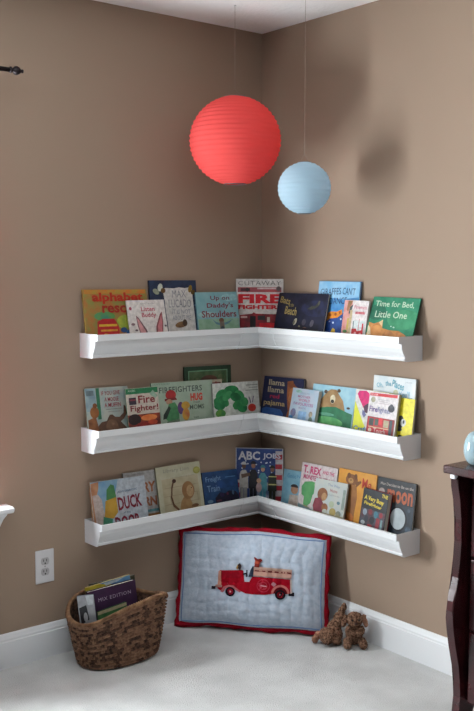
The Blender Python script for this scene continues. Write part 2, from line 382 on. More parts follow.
def fig(cu, top, s, skin, shirt, trousers, hat=None):
    """a small standing printed person"""
    o = [('p', [(cu-.09*s, top+.30*s), (cu-.04*s, top+.22*s), (cu+.04*s, top+.22*s), (cu+.09*s, top+.30*s), (cu+.10*s, top+.62*s), (cu-.10*s, top+.62*s)], shirt),
         ('r', cu-.075*s, top+.60*s, cu-.005*s, top+1.15*s, trousers), ('r', cu+.005*s, top+.60*s, cu+.075*s, top+1.15*s, trousers),
         ('e', cu, top+.14*s, .045*s, .055*s, skin)]
    if hat: o += [('e', cu, top+.09*s, .055*s, .05*s, hat, 0, 180, 360), ('r', cu-.065*s, top+.085*s, cu+.065*s, top+.105*s, hat)]
    return o
# --- top shelf
book(F['alphabet'], 'orange and olive book lettered alphabet rescue, leftmost on the top shelf', 'b0703c:8a8a48', 'b89848', [
    ('r', .02, 0, .98, .10, 'a98f3c:c9702e'), ('e', .30, .60, .16, .10, '3f8a78:5f9a50'), ('e', .62, .74, .14, .16, 'b5bb42:7f9a3c'), ('e', .85, .5, .16, .16, 'c96a3c:9c5a2c'),
    ('p', [(.18, .72), (.26, .66), (.44, .66), (.5, .80), (.52, 1.2), (.16, 1.2)], 'b8242a'), ('r', .2, .78, .48, .83, 'e2b93c'), ('r', .22, .9, .48, .94, 'd8a23c'),
    ('e', .58, .92, .05, .06, '2e4f80'), ('e', .66, .97, .05, .05, '3a6aa0'), ('e', .74, 1.02, .09, .07, 'a3242c'), ('e', .30, 1.05, .06, .06, 'ddb43a'), ('e', .88, .95, .1, .12, '6a2a20'),
    ('t', 'alphabet', .13, .07, .93, .33, 'b8301c', .035), ('t', 'rescue', .27, .36, .86, .53, 'a82c20', .03)])
book(F['buddy'], 'white thin book lettered Listen Buddy with two pink rabbit ears', 'e3dcd8', 'd8d0cc', [
    ('t', 'Listen', .36, .20, .72, .34, 'c4566a', .02), ('t', 'Buddy', .36, .38, .74, .56, 'b84a5e', .02), ('t', 'NEW PICTURE BOOK', .36, .09, .74, .13, '9a8f94', .0),
    ('p', [(.20, .46), (.26, .52), (.44, .9), (.50, 1.2), (.30, 1.2), (.22, .8)], '7a5c60'), ('p', [(.215, .52), (.26, .58), (.40, .92), (.44, 1.2), (.33, 1.2), (.25, .85)], 'd79a9c'),
    ('p', [(.90, .36), (.84, .44), (.70, .8), (.66, 1.2), (.84, 1.2), (.90, .7)], '8a4c50'), ('p', [(.885, .44), (.84, .52), (.74, .82), (.71, 1.2), (.81, 1.2), (.87, .75)], 'cf7f84'),
    ('e', .08, .25, .035, .05, 'b8506a'), ('e', .10, .72, .05, .04, '8a7076'), ('e', .17, .9, .04, .03, '6a5860'), ('e', .95, .8, .03, .03, '70606a')], soft=True)
book(F['navy'], 'tall navy book with white parchment panel and gold butterflies, behind the rabbit ears book', '1f2c44:2a3a58', '1a2438', [
    ('p', [(.27, .17), (.34, .15), (.5, .16), (.62, .14), (.75, .155), (.85, .14), (.90, .17), (.91, .4), (.93, .7), (.95, 1.3), (.36, 1.3), (.34, .9), (.31, .6), (.30, .4)], 'd5d1cc'),
    ('e', .13, .22, .07, .05, '9aa08a', 30), ('e', .22, .14, .05, .08, 'cfd3c4', 20), ('e', .28, .20, .05, .05, '6a4a20'), ('e', .86, .17, .04, .08, '8a6a20', 20), ('e', .92, .24, .05, .05, '5a4418'),
    ('e', .08, .55, .02, .02, '8aa0b8'), ('e', .95, .5, .015, .02, '7aa0c0'),
    ('t', 'MAX', .46, .2, .76, .34, '8f9096', .0), ('t', 'LUCADO', .38, .38, .86, .54, '8c8d94', .0), ('t', 'IT IS NOT', .44, .58, .84, .67, '9096a0', .0), ('t', 'ABOUT ME', .44, .70, .84, .79, '9096a0', .0),
    ('e', .62, .88, .13, .06, '6b4f36:9a7448', -8), ('e', .70, .85, .05, .07, '4c3626'), ('t', 'TWENTY NEW STORIES', .46, 1.02, .86, 1.06, '8f9096', 0)])
book(F['daddy'], "pale blue book lettered Up on Daddy's Shoulders on the top shelf", '8fbcc0:7fb0b8', '5c8a94', [
    ('r', .01, .72, .99, 1.3, '9cc0a6:86b090'), ('e', .8, .15, .2, .1, '9cc8cc'), ('e', .2, .6, .18, .08, 'a6ccca'),
    ('t', 'Up on', .34, .10, .80, .25, '7c3048', .015), ('t', "Daddy's", .24, .29, .88, .46, '8a3044', .015), ('t', 'Shoulders', .10, .50, .94, .68, '8c2c3c', .015),
    ('p', [(.34, .72), (.42, .80), (.52, .84), (.60, .84), (.72, .80), (.84, .74), (.72, .86), (.60, .90), (.52, .90), (.42, .86)], '6a94a0'),
    ('e', .56, .76, .06, .06, '7a5a46'), ('r', .51, .80, .62, 1.25, '86776a'), ('e', .57, 1.0, .05, .08, '4c5a60')])
book(F['cutaway'], 'white book lettered CUTAWAY FIRE FIGHTERS in red, standing across the corner on top shelf', 'd6cfca', 'c8bfb8', [
    ('t', 'CUTAWAY', .05, .04, .95, .13, '6e6a6a', -.005, 0, 1.15), ('r', .04, .17, .96, .27, 'b8555a:8f4a50'), ('r', .1, .19, .3, .25, '5a3038'), ('e', .24, .22, .04, .04, '3a3030'), ('r', .45, .18, .85, .21, 'd8c0c0'), ('e', .9, .2, .05, .05, '6a5a5c'),
    ('t', 'FIRE', .05, .31, .97, .50, 'd21f2c', .05), ('t', 'FIGHTERS', .05, .53, .97, .62, 'cc1f2c', .05),
    ('p', [(.08, .74), (.34, .71), (.38, .68), (.42, .71), (.8, .72), (.96, .70), (.96, 1.25), (.08, 1.25)], 'a33038:6a2a30'),
    ('r', .10, .76, .24, .80, 'd8b0a8'), ('r', .30, .76, .42, 1.0, '2c2628'), ('r', .46, .75, .62, .84, '3a3a3c'), ('r', .66, .78, .72, .88, 'c8b8a8'), ('r', .50, .9, .82, 1.0, 'd2242e'), ('e', .2, 1.04, .06, .06, '241e20'), ('e', .62, 1.04, .06, .06, '241e20'), ('r', .84, .74, .95, .92, '3c2a2c')])
book(F['bats'], 'dark navy landscape book lettered Bats at the Beach on the top shelf', '23253c:191a2a', '14151f', [
    ('e', .8, .4, .3, .22, '2c3050:1c1e30'), ('t', 'Bats', .05, .12, .26, .30, 'b09a5c', .015, -8), ('t', 'at the', .24, .28, .34, .38, 'a8945c', .0), ('t', 'Beach', .18, .38, .42, .60, 'bca868', .015, -4),
    ('e', .42, .78, .03, .10, 'b8b49a', 25), ('e', .40, .80, .02, .06, '6a6858', 25), ('p', [(.62, .42), (.70, .34), (.78, .32), (.84, .18), (.86, .30), (.78, .40), (.70, .44)], '3f4038'), ('e', .84, .24, .02, .06, '5c5c4c', 20),
    ('e', .60, .78, .04, .09, '4a4450', 20), ('e', .76, .80, .035, .10, '5a5460', 15), ('e', .63, .95, .05, .04, '7a5c48'), ('e', .52, .9, .02, .03, '8a8060'), ('p', [(.3, 1.0), (.5, .92), (.9, .95), (.95, 1.3), (.3, 1.3)], '1e1c26')])
book(F['giraffes'], "bright blue book lettered Giraffes Can't Dance, behind the small pink book", '5c9fd0:3f83c0', '3a70a8', [
    ('p', [(.0, .0), (1, .0), (1, .3), (.6, .35), (0, .3)], '7db6dc:9cc8e4'), ('r', .01, .62, .99, 1.3, '1f3f86:2a5298'),
    ('t', 'GIRAFFES', .06, .14, .56, .27, '2b3f66', .0, 3), ('t', "CAN'T", .60, .12, .90, .26, '25406a', .0, -2), ('t', 'DANCE', .30, .32, .72, .45, '2b4068', .0, 3),
    ('p', [(.22, .66), (.36, .60), (.50, .60), (.62, .55), (.64, .64), (.52, .72), (.36, .74), (.26, .80)], 'e28a28'), ('e', .35, .67, .03, .03, '9a4a18'), ('e', .48, .65, .03, .03, '9a4a18'), ('e', .58, .61, .02, .03, '9a4a18'),
    ('p', [(.36, 1.2), (.40, 1.0), (.44, .92), (.50, .95), (.54, 1.2)], 'd8b040'), ('e', .44, .82, .02, .02, 'd8e4f0'), ('e', .35, .80, .015, .015, 'c8d8f0'), ('e', .62, .74, .02, .02, 'd8e4f0')])
book(F['pinkred'], 'small white and pink book with a red building, left of the green fox book', 'e6dedc', 'c9c0bc', [
    ('r', .0, .0, .34, 1.3, 'd9a9a0:cf7f78'), ('p', [(.16, .02), (.34, .02), (.26, .2), (.2, .35), (.12, .3)], 'b87a5a:8a6a48'), ('p', [(.26, .2), (.38, .12), (.30, .42), (.22, .4)], '4c5a58'), ('r', .28, .3, .38, 1.3, 'c9b48c'), ('e', .16, .95, .09, .05, '5f8a50'), ('r', .2, .55, .27, .9, 'c8b45a'),
    ('t', 'Firemen', .44, .14, .94, .26, 'cc7488', .01), ('p', [(.5, .34), (.9, .34), (.9, .41), (.5, .41)], 'd88a90'), ('t', 'at work', .52, .3, .88, .40, 'c8404c', .0),
    ('r', .46, .60, .94, 1.3, 'd8e0e0'), ('r', .47, .62, .50, 1.0, '5a7a80'), ('r', .70, .55, .72, .95, 'c04048'), ('p', [(.44, .86), (.62, .84), (.66, .92), (.84, .88), (.84, .68), (.90, .68), (.92, 1.3), (.44, 1.3)], 'cc3038'), ('e', .6, .98, .05, .04, 'e0a0a0'), ('e', .8, 1.0, .05, .04, 'e8b0b0')])
book(F['bed'], 'green book lettered Time for Bed, Little One with a sleeping orange fox', '2f8062:3f9270', '274c3c', [
    ('e', .75, .55, .35, .25, '4a9c72:3a8862'), ('e', .15, .4, .2, .2, '2c7058'),
    ('t', 'Time for Bed,', .08, .10, .90, .27, 'c8dcc4', .01), ('t', 'Little One', .12, .36, .80, .53, 'c8dcc4', .01),
    ('p', [(.02, .98), (.05, .80), (.02, .66), (.14, .70), (.22, .66), (.32, .60), (.34, .80), (.50, .84), (.70, .84), (.86, .94), (.92, 1.3), (.04, 1.3)], 'd9995c:c07a44'),
    ('p', [(.02, .74), (.08, .80), (.12, .98), (.04, 1.0)], 'e8dcbc'), ('e', .22, .86, .11, .13, 'd08348:e0a060'), ('p', [(.24, .66), (.32, .58), (.33, .76)], 'e6c99a'), ('e', .50, .98, .12, .12, 'c88a56'), ('e', .72, .98, .14, .10, 'd0905c'), ('p', [(.02, 1.0), (.1, 1.06), (.3, 1.08), (.5, 1.2), (.04, 1.2)], 'efe4cc'), ('e', .58, .76, .02, .02, 'b8d8c8'), ('e', .52, .74, .015, .015, 'b8d8c8')])
# --- middle shelf
book(F['moose'], 'leftmost book on the middle shelf, brown moose on grey blue cover', 'b9bdb2:9fb0ae', '8a7a60', [
    ('r', .0, .0, .24, .55, '9fb6bc:7f98a4'), ('r', .25, .0, .33, .75, '3c7a5c'), ('r', .03, .06, .2, .18, '6a7a80'), ('e', .18, .58, .10, .14, 'a36a3c:8a5430'), ('e', .2, .42, .05, .06, '7a4c30'), ('p', [(.02, .75), (.2, .68), (.3, 1.3), (.02, 1.3)], 'a87048:7a4c34'),
    ('t', 'IF YOU GIVE', .37, .09, .80, .19, '9c3444', .01), ('t', 'A MOOSE', .43, .24, .76, .34, '9c3444', .01), ('t', 'A MUFFIN', .42, .38, .80, .48, 'a03444', .01), ('r', .44, .52, .82, .54, '9a9a94'), ('r', .48, .58, .76, .60, '9a9a94'),
    ('p', [(.32, .82), (.44, .80), (.48, .72), (.52, .66), (.58, .66), (.64, .72), (.74, .73), (.84, .64), (.86, .45), (.90, .48), (.92, .66), (.84, .78), (.76, .84), (.90, 1.02), (.98, 1.3), (.2, 1.3), (.24, .9)], '5a4034:6c4e3c'), ('e', .55, .95, .14, .18, '7a5c46:634636')])
book(F['ff'], 'green topped book lettered Fire Fighter! with a smoky red fire', 'cfc6b8', '2f7a54', [
    ('r', .0, .0, 1, .15, '2a7a50'), ('t', 'READERS', .08, .04, .30, .09, 'c8d8c8', 0), ('r', .08, .24, .30, .42, '3c3440'), ('r', .1, .28, .28, .32, '8a3c48'),
    ('p', [(.72, .18), (.84, .08), (.98, .24), (.9, .3)], '9cb8a4'),
    ('r', .0, .68, 1, 1.3, '5c2c2a:a8442e'), ('e', .65, .78, .25, .08, 'd87038:e89050'), ('e', .2, .80, .2, .14, '2c2022'), ('e', .5, .98, .3, .1, '8c2a26'), ('e', .75, .90, .15, .06, 'c04a34'),
    ('t', 'Fire', .36, .20, .88, .40, '86242c', .02), ('t', 'Fighter!', .10, .44, .96, .64, '86242c', .015)], soft=True)
book(F['hug'], 'pale green wide book lettered FIREFIGHTERS HUG with child in red helmet', '9db09c:a8b8a6', '7a8c7c', [
    ('t', 'FIREFIGHTERS', .12, .12, .82, .27, '4c5450', .015, 0, 1.1), ('t', 'DON’T FORGET', .02, .02, .3, .06, '6f8478', 0), ('t', 'HUG', .62, .32, .82, .52, 'cf4436', .05), ('t', 'THEIR', .66, .54, .78, .58, '4c5450', .0), ('t', 'MOMS', .60, .62, .84, .74, '4c5a50', .01),
    ('e', .30, .33, .085, .13, 'a82c2c'), ('p', [(.20, .42), (.38, .40), (.40, .46), (.20, .48)], '7c2024'), ('e', .27, .50, .05, .07, 'b88a70'), ('p', [(.26, .55), (.36, .52), (.42, .70), (.42, 1.0), (.24, 1.0), (.20, .92), (.22, .8)], '4c8a5c'), ('p', [(.17, .82), (.26, .60), (.29, .66), (.22, .92), (.16, .94)], '2c3a34'), ('p', [(.22, 1.0), (.42, .95), (.44, 1.3), (.2, 1.3)], '6a7c68'),
    ('e', .45, .68, .05, .16, '4a4c88:6a3c6c'), ('e', .53, .62, .07, .10, 'c9a23c:b8843c'), ('e', .53, .85, .06, .16, 'c8983c:b86a3c'), ('t', 'bears', .66, .92, .74, .97, '303a34', .0)])
book(F['cream'], 'cream book with a small dark red mark, mostly hidden behind the pale green one', 'b8aa94', 'a09078', [
    ('r', .70, .08, .97, .13, '70302c'), ('r', .74, .10, .78, .16, '4c2a28'), ('r', .84, .06, .88, .14, '8c3c34')])
book(F['green'], 'tall dark green book with light green frame line, back of the middle shelf', '25402c', '1c3022', [
    ('r', .08, .08, .92, 1.3, '6f9a78'), ('r', .10, .10, .90, 1.3, '5a6a48:3c5838'), ('e', .52, .28, .18, .10, '6a4436:4c3a30'), ('e', .25, .3, .08, .08, '43603a:7a7c58'), ('e', .78, .25, .08, .08, '7a7c58:43603a'), ('e', .5, .5, .25, .1, '7a8a64')])
book(F['cat'], 'white book with green painted leafy wreath and a round red blob', 'd0d0c8', 'a8a8a0', [
    ('e', .12, .62, .14, .20, '2f8a50:1f6a3c', 10), ('e', .18, .36, .13, .16, '277a44:3c9458', -20), ('e', .40, .24, .16, .15, '2f8c50:1f6c3c'), ('e', .56, .44, .12, .18, '277a44:44985a', 30), ('e', .60, .78, .12, .16, '2f8c50:1f6a3c', 20), ('e', .13, .92, .11, .12, '6fa03c:3a8048'), ('e', .22, .56, .12, .14, '3a9050:226c40', 40), ('e', .30, .40, .12, .12, '2b8048:4a9c60', -30), ('e', .48, .46, .12, .14, '2a8248:1c6038', 15), ('e', .50, .70, .11, .13, '37904e:257244', -25), ('e', .66, .62, .09, .14, '2a7a46:469a5c', 10),
    ('e', .33, .82, .09, .12, 'd0d0c8'), ('r', .24, .84, .42, 1.25, 'd0d0c8'),
    ('e', .82, .82, .09, .12, 'b83028:c84838'), ('p', [(.76, .48), (.78, .48), (.81, .66), (.79, .68)], '5a4468'), ('p', [(.86, .46), (.88, .47), (.85, .66), (.83, .66)], '5a4468'), ('p', [(.72, .98), (.92, .98), (.94, 1.3), (.70, 1.3)], '3c8a4c'),
    ('r', .72, .10, .98, .125, '8c9088'), ('r', .78, .18, .98, .205, '9a9c94'), ('r', .70, .26, .98, .285, '8c9088')])
book(F['llama'], 'indigo book lettered llama llama red pajama at the inner corner of the middle shelf', '2c3054:262a48', '1e2038', [
    ('p', [(.60, .10), (.74, .06), (.80, .20), (.92, .30), (.96, .5), (.90, .7), (.98, 1.3), (.62, 1.3), (.68, .9), (.62, .5)], 'a8653c:8c4c30'), ('p', [(.72, .02), (.99, .06), (.98, .16), (.88, .24), (.76, .14)], '2c2c50'), ('p', [(.68, .3), (.76, .25), (.82, .5), (.74, .75), (.66, .6)], 'b8764a'),
    ('t', 'llama', .14, .08, .54, .24, 'b8a88c', .02), ('t', 'llama', .13, .28, .54, .44, 'b8a88c', .02), ('t', 'red', .20, .48, .44, .60, 'a8284c', .03), ('t', 'pajama', .06, .66, .60, .84, 'b8a070', .02), ('p', [(.02, .92), (.14, .86), (.5, .88), (.58, 1.0), (.56, 1.3), (.02, 1.3)], '3c64a4:2f5490')])
book(F['smallblue'], 'small thick pale blue book with pink lettering, in front of the indigo book', '9fb8c8:b4bcc8', '8c9aa8', [
    ('t', 'THE BEDTIME', .30, .12, .66, .18, '8c90a4', 0), ('t', 'MOTHER', .24, .22, .72, .30, 'b0708c', .02), ('t', 'WORLD', .28, .33, .72, .42, 'b8607c', .02), ('t', 'FAVOURITES', .12, .46, .86, .56, 'a86a90', .02), ('t', 'BOOK', .34, .60, .62, .67, '9a88a4', .01),
    ('r', .36, .74, .66, 1.2, '8cb0d4'), ('e', .16, .82, .10, .14, '6a7ca0:8a6a80'), ('e', .10, .98, .08, .06, '3c7ab0'), ('e', .82, .80, .07, .10, 'b0a48c:7a6c60'), ('e', .84, .98, .07, .1, '6a7a70'), ('e', .25, .1, .12, .05, '8cb4a4')], soft=True)
book(F['bear'], 'light blue book with tan bear above a green pond on the middle shelf', '8fbcd0:a4ccd8', '5c7c88', [
    ('p', [(.14, .62), (.18, .48), (.28, .30), (.34, .18), (.44, .10), (.56, .10), (.62, .20), (.74, .38), (.80, .62), (.78, .8), (.2, .8)], 'a8875c:927048'), ('e', .32, .18, .04, .05, '4c4038'), ('e', .62, .12, .04, .05, '5c4a38'), ('e', .5, .36, .06, .12, 'd8cdb0'), ('e', .5, .42, .04, .05, '2c2824'), ('e', .22, .56, .05, .06, 'c8946c'), ('e', .14, .6, .04, .06, 'b8805c'),
    ('p', [(.02, .72), (.2, .64), (.4, .58), (.6, .56), (.85, .66), (.98, .7), (.98, 1.3), (.02, 1.3)], '2f7a54:266848'), ('e', .45, .98, .34, .14, '4f9a5c:6cb06c'), ('e', .4, .78, .18, .04, '5c9a80'), ('e', .88, .55, .04, .03, '4c3c34')])
book(F['crayon'], 'yellow and white book with a bright pink balloon shape, left of the white firefighter book', 'd8d6d0', 'b8b038', [
    ('p', [(.0, .30), (.14, .55), (.30, .85), (.42, 1.0), (.42, 1.3), (.0, 1.3)], 'dede3c:d2d430'), ('p', [(.42, .0), (1, 0), (1, 1.3), (.42, 1.3)], 'e0de40'),
    ('p', [(.10, .04), (.30, .02), (.42, .10), (.44, .30), (.36, .50), (.26, .46), (.12, .24), (.06, .12)], 'd0186c'), ('p', [(.26, .42), (.36, .34), (.42, .32), (.44, .42), (.38, .58), (.30, .56)], '4c2844'), ('p', [(.24, .50), (.30, .54), (.36, .62), (.30, .70), (.24, .62)], '6a6a98'),
    ('t', 'Craft', .03, .92, .42, 1.05, '3c7ac0', .02)], soft=True)
book(F['wfire'], 'thick white book lettered Firefighter with red banner and red fire engine', 'dcd6d6', 'b8a858', [
    ('p', [(.02, .04), (.96, .01), (.96, .09), (.02, .11)], 'c83038'), ('t', 'READER', .06, .055, .3, .09, 'e8d0d0', 0), ('e', .15, .20, .08, .07, '8a8c74:b0a890'), ('e', .90, .14, .04, .05, 'e0d8d8'), ('r', .32, .17, .72, .19, 'c0b8bc'), ('r', .28, .26, .7, .28, 'c8bcc0'), ('r', .36, .21, .66, .23, 'c4b8bc'),
    ('t', 'Firefighter', .06, .36, .82, .53, '7a80a8', .01), ('t', 'Fire', .06, .36, .34, .50, '6a4a8c', .012), ('e', .80, .36, .11, .09, '34343c'), ('e', .8, .30, .06, .05, '44444c'),
    ('r', .03, .62, .96, 1.25, '8c1c24'), ('r', .06, .64, .90, 1.2, 'b82830'), ('r', .10, .66, .26, .84, '3a4440'), ('r', .30, .66, .42, .82, '4c5c50'), ('r', .60, .66, .78, .84, 'b0a484'), ('r', .80, .64, .90, 1.0, '2c3a44'), ('r', .44, .62, .56, .8, 'd83038'), ('e', .16, .95, .06, .05, 'd8c0b0'), ('t', 'Touch', .28, .88, .70, 1.02, 'd8a8a4', .02), ('r', .1, .86, .8, .88, 'd8b890')])
book(F['dog'], 'yellow book with a black and white animal, rightmost on the middle shelf', 'e0d22c', '8c8434', [
    ('e', .38, .66, .22, .16, '22222a'), ('e', .46, .56, .12, .10, '3a3a40'), ('e', .58, .64, .12, .10, 'c8c8c8'), ('e', .60, .62, .04, .05, '15151a'), ('e', .40, .82, .16, .06, '30303a'), ('p', [(.1, .75), (.25, .70), (.3, .95), (.12, 1.05)], '1c1c22'), ('e', .5, 1.0, .10, .04, '30301c'), ('p', [(.2, .44), (.3, .42), (.34, .6), (.22, .62)], '1c1c24')], soft=True)
book(F['whiteblue'], 'tall white book with blue lettering, behind the firefighter book on middle shelf', 'ccd6da:dce0e0', 'a8a69c', [
    ('t', 'Oh,', .08, .12, .24, .22, '88b8c8', .03, 8), ('t', 'the', .29, .08, .43, .17, '5c98ac', .03, 0), ('t', 'Places', .45, .07, .74, .20, '6aa8b8', .03, -12), ('t', "You'll", .62, .23, .88, .35, '88b8d0', .02, 4), ('t', 'JUNIOR', .76, .06, .92, .09, '9aa8b0', 0), ('e', .55, .27, .06, .05, 'b0b48c:c8c8a8'), ('e', .76, .38, .08, .04, '5c8c64'), ('e', .90, .40, .03, .08, '88b0cc', 25), ('e', .4, .4, .12, .04, 'b8d0d8')])
# --- lowest shelf
book(F['duck'], 'leftmost book on the lowest shelf, lettered DUCK with green headed duck', 'b4bcc4', 'b08050', [
    ('p', [(.0, .0), (.5, .0), (.42, .4), (.36, .8), (.32, 1.3), (0, 1.3)], '6f98b8:86a8bc'), ('p', [(.0, .03), (.15, .0), (.14, .16), (.08, .40), (.18, .6), (.2, 1.3), (.0, 1.3)], 'a46a48:b88a68'), ('p', [(.02, .32), (.12, .30), (.18, .44), (.22, .95), (.2, 1.3), (.06, 1.3)], 'b8a8a0'),
    ('p', [(.28, .22), (.36, .10), (.42, .14), (.44, .40), (.42, .5), (.26, .46)], '3c7448:4c8450'), ('p', [(.24, .48), (.44, .42), (.45, .78), (.36, .92), (.20, .86)], 'c49a3c:b08830'), ('p', [(.18, .84), (.34, .92), (.32, 1.1), (.16, 1.04)], '3c7c60'), ('p', [(.18, 1.05), (.32, 1.1), (.30, 1.3), (.16, 1.3)], '8a4c34'),
    ('t', 'JACKIE URBANOVIC', .46, .28, .84, .34, '48607c', .01, 2), ('t', 'DUCK', .46, .42, .90, .74, '842438', .03, 3), ('t', 'AT THE', .54, .80, .68, .84, '48506c', .01), ('t', 'DOOR', .38, .88, .84, 1.20, '842438', .03, 2)])
book(F['ryrn'], 'white book with brown capital letters RY and RN, between duck and lion books', 'a8a6a4', '8c8a86', [
    ('r', .02, .05, .98, .055, '8a8c8c'), ('t', 'VERY', .18, .26, .72, .50, '9a5c38', .04), ('t', 'BARN', .18, .60, .74, .82, '9a5c3c', .04), ('r', .5, .90, .8, .96, '5c8c94'), ('r', .45, 1.0, .9, 1.15, 'a07040')])
book(F['lion'], 'cream book lettered Library Lion with a tan lion and gold seal', 'b0ac92:bcb8a0', '8c8870', [
    ('r', .10, .28, .92, 1.2, 'aaa082:b8ac90'), ('t', 'Library Lion', .16, .07, .74, .17, '8c8e84', .0, -1), ('t', 'by the reading room', .34, .26, .84, .30, '9a9484', 0),
    ('e', .91, .19, .08, .08, 'a09c4c'), ('e', .91, .19, .055, .055, 'b0ac60'),
    ('r', .12, .48, .9, .49, '9a8c70'), ('r', .12, .66, .9, .67, '9a8c70'), ('r', .12, .84, .9, .85, '9a8c70'), ('r', .3, .49, .31, .66, '9a8c70'), ('r', .8, .49, .81, .66, '9a8c70'), ('r', .25, .67, .26, .84, '9a8c70'), ('r', .86, .67, .87, .84, '9a8c70'),
    ('p', [(.34, .34), (.38, .34), (.32, .5), (.29, .68), (.32, .85), (.42, .98), (.40, 1.02), (.29, .90), (.26, .7), (.29, .48)], '6a4a34'), ('e', .37, .35, .045, .045, '4c3028'),
    ('p', [(.48, .82), (.54, .74), (.66, .72), (.72, .9), (.74, 1.2), (.42, 1.2), (.44, .95)], 'a8865c:967048'), ('e', .66, .60, .14, .20, '9c744a:8a6440'), ('e', .70, .62, .08, .13, 'b4926a'), ('e', .74, .56, .012, .012, '2c2018'), ('e', .78, .96, .08, .04, '7c5a40')])
book(F['train'], 'dark blue night scene book beside the lion book on the lowest shelf', '1f3d66:2a5080', '182c48', [
    ('e', .6, .45, .35, .15, '28508a:1f3f6a'), ('t', 'Freight', .08, .16, .52, .38, '7c9cc0', .01, 2), ('t', 'Train', .10, .46, .46, .68, '7c9cc0', .01, 0), ('r', .64, .22, .94, .25, '5480a8'),
    ('p', [(.3, .9), (.45, .72), (.6, .78), (.7, .7), (.9, .75), (.98, .9), (.98, 1.4), (.3, 1.4)], '16182c:2a1c38'), ('e', .50, .82, .06, .08, '30204c'), ('e', .66, .80, .03, .05, '6a2c4c'), ('e', .82, .78, .03, .08, '54708c'), ('e', .4, 1.0, .08, .03, '703848'), ('e', .15, 1.0, .08, .06, '6a88a0')])
book(F['abc'], 'book lettered ABC JOBS with workers on a starry flag, across the corner on lowest shelf', 'b8b4b8', 'a8a4a8', [
    ('r', .02, .01, .98, 1.3, '20356c:2a4480'), ('r', .84, .05, .98, 1.3, 'b8b0b4'), ('r', .84, .12, .98, .22, 'a82c38'), ('r', .84, .32, .98, .42, 'a82c38'), ('r', .84, .54, .98, .64, 'a82c38'), ('r', .84, .76, .98, .86, 'a82c38'), ('r', .84, .98, .98, 1.08, 'a82c38'),
    ('r', .02, .66, .10, 1.3, 'b8a8ac'), ('r', .02, .72, .10, .82, 'a02c38'), ('r', .02, .92, .10, 1.02, 'a02c38'), ('r', .3, .7, .8, 1.3, '4c5c7c:b0a8b0')]
    + stars(26, 'c8d0e0', .12, .24, .8, .62, .016, 5)
    + fig(.18, .24, .95, '5c4034', 'b0aaa4', '8c8a88', 'b8b8bc') + fig(.38, .22, .98, '8c6450', '1c1c26', '1a1a22', '1c2030') + fig(.58, .30, .9, 'b08870', '4c8c98', '4a8494', '3c7c88') + fig(.78, .30, .92, '7c5848', '20241e', '24241c', '282a20')
    + [('p', [(.12, .54), (.30, .50), (.32, .56), (.14, .62)], '6a5040'), ('r', .70, .72, .87, .745, 'b8b070'), ('r', .70, .56, .87, .58, 'b8b070'), ('e', .50, .80, .06, .10, 'a88c8c'), ('e', .50, .66, .05, .05, 'b08870'),
       ('t', 'ABC', .06, .06, .52, .24, 'c8c8d0', .03), ('t', 'JOBS', .58, .09, .95, .23, 'c0c0cc', .03)], soft=True)
book(F['child'], 'pale blue book with a small dark haired child, right of the ABC book', '6f9fb4:86b0c0', '4c7484', [
    ('t', 'Good', .14, .12, .46, .26, '4c88a8', .01), ('t', 'Night', .50, .12, .86, .26, '4c88a8', .01), ('e', .45, .62, .13, .14, 'b08468'), ('e', .44, .54, .14, .10, '2c2424', 0, 180, 360), ('e', .36, .66, .03, .04, '9c7058'), ('p', [(.3, .8), (.6, .78), (.64, 1.3), (.26, 1.3)], 'b8a89c'), ('e', .85, .8, .12, .12, 'a89c50:8c8a48')])
book(F['trex'], 'white book with pink lettering T. REX and a green dinosaur', 'c8bcbc', '9a8c8c', [
    ('t', 'T. REX', .06, .06, .56, .24, 'b83c68', .04, -2), ('t', 'AND THE', .60, .11, .92, .19, 'b83c68', .02, -2), ('t', 'MONSTER DUST BALL', .08, .27, .98, .38, 'b04068', .03, -1),
    ('p', [(.06, .56), (.14, .44), (.24, .42), (.34, .40), (.48, .42), (.52, .5), (.48, .62), (.40, .70), (.36, .9), (.26, 1.0), (.16, .96), (.16, .78), (.08, .74)], '4c8c58:5c9c60'), ('e', .44, .46, .04, .04, '8ab080'), ('e', .2, 1.05, .16, .08, 'a08c58:88a078'), ('p', [(.02, .95), (.2, 1.0), (.5, 1.05), (.6, 1.3), (.02, 1.3)], '7c9ca0'), ('e', .62, .5, .1, .06, '8c8ca0')])
book(F['critter'], 'small pale book with two brown bears reading, in front of the dinosaur book', 'b4bcbc:c0c0b8', '8c8478', [
    ('t', 'The Way', .40, .10, .78, .20, '7c88a0', .01, -2), ('t', 'Home', .50, .24, .72, .34, 'a04c58', .01, -2), ('t', 'a bedtime tale', .44, .40, .80, .45, '8c8c94', 0, -2),
    ('e', .28, .46, .16, .20, '7a4c34:8c5c3c'), ('e', .34, .52, .08, .12, 'b08860'), ('p', [(.06, .62), (.22, .56), (.34, .72), (.36, 1.0), (.1, 1.1), (.02, .85)], '883c48:74303c'), ('e', .40, .84, .10, .13, '9c6440:7c4c30'), ('e', .42, .96, .08, .08, 'b0b4a8'), ('e', .66, .92, .10, .12, 'a08c4c:b09c60'), ('e', .60, .7, .08, .10, 'b0b494:a0b09c'), ('e', .80, .62, .05, .05, '607c88'), ('e', .84, .95, .08, .10, '7c8478:a49870'), ('r', .9, .2, .97, .8, '8c9890'), ('r', .02, 1.0, .98, 1.3, 'a89878:8c8868')])
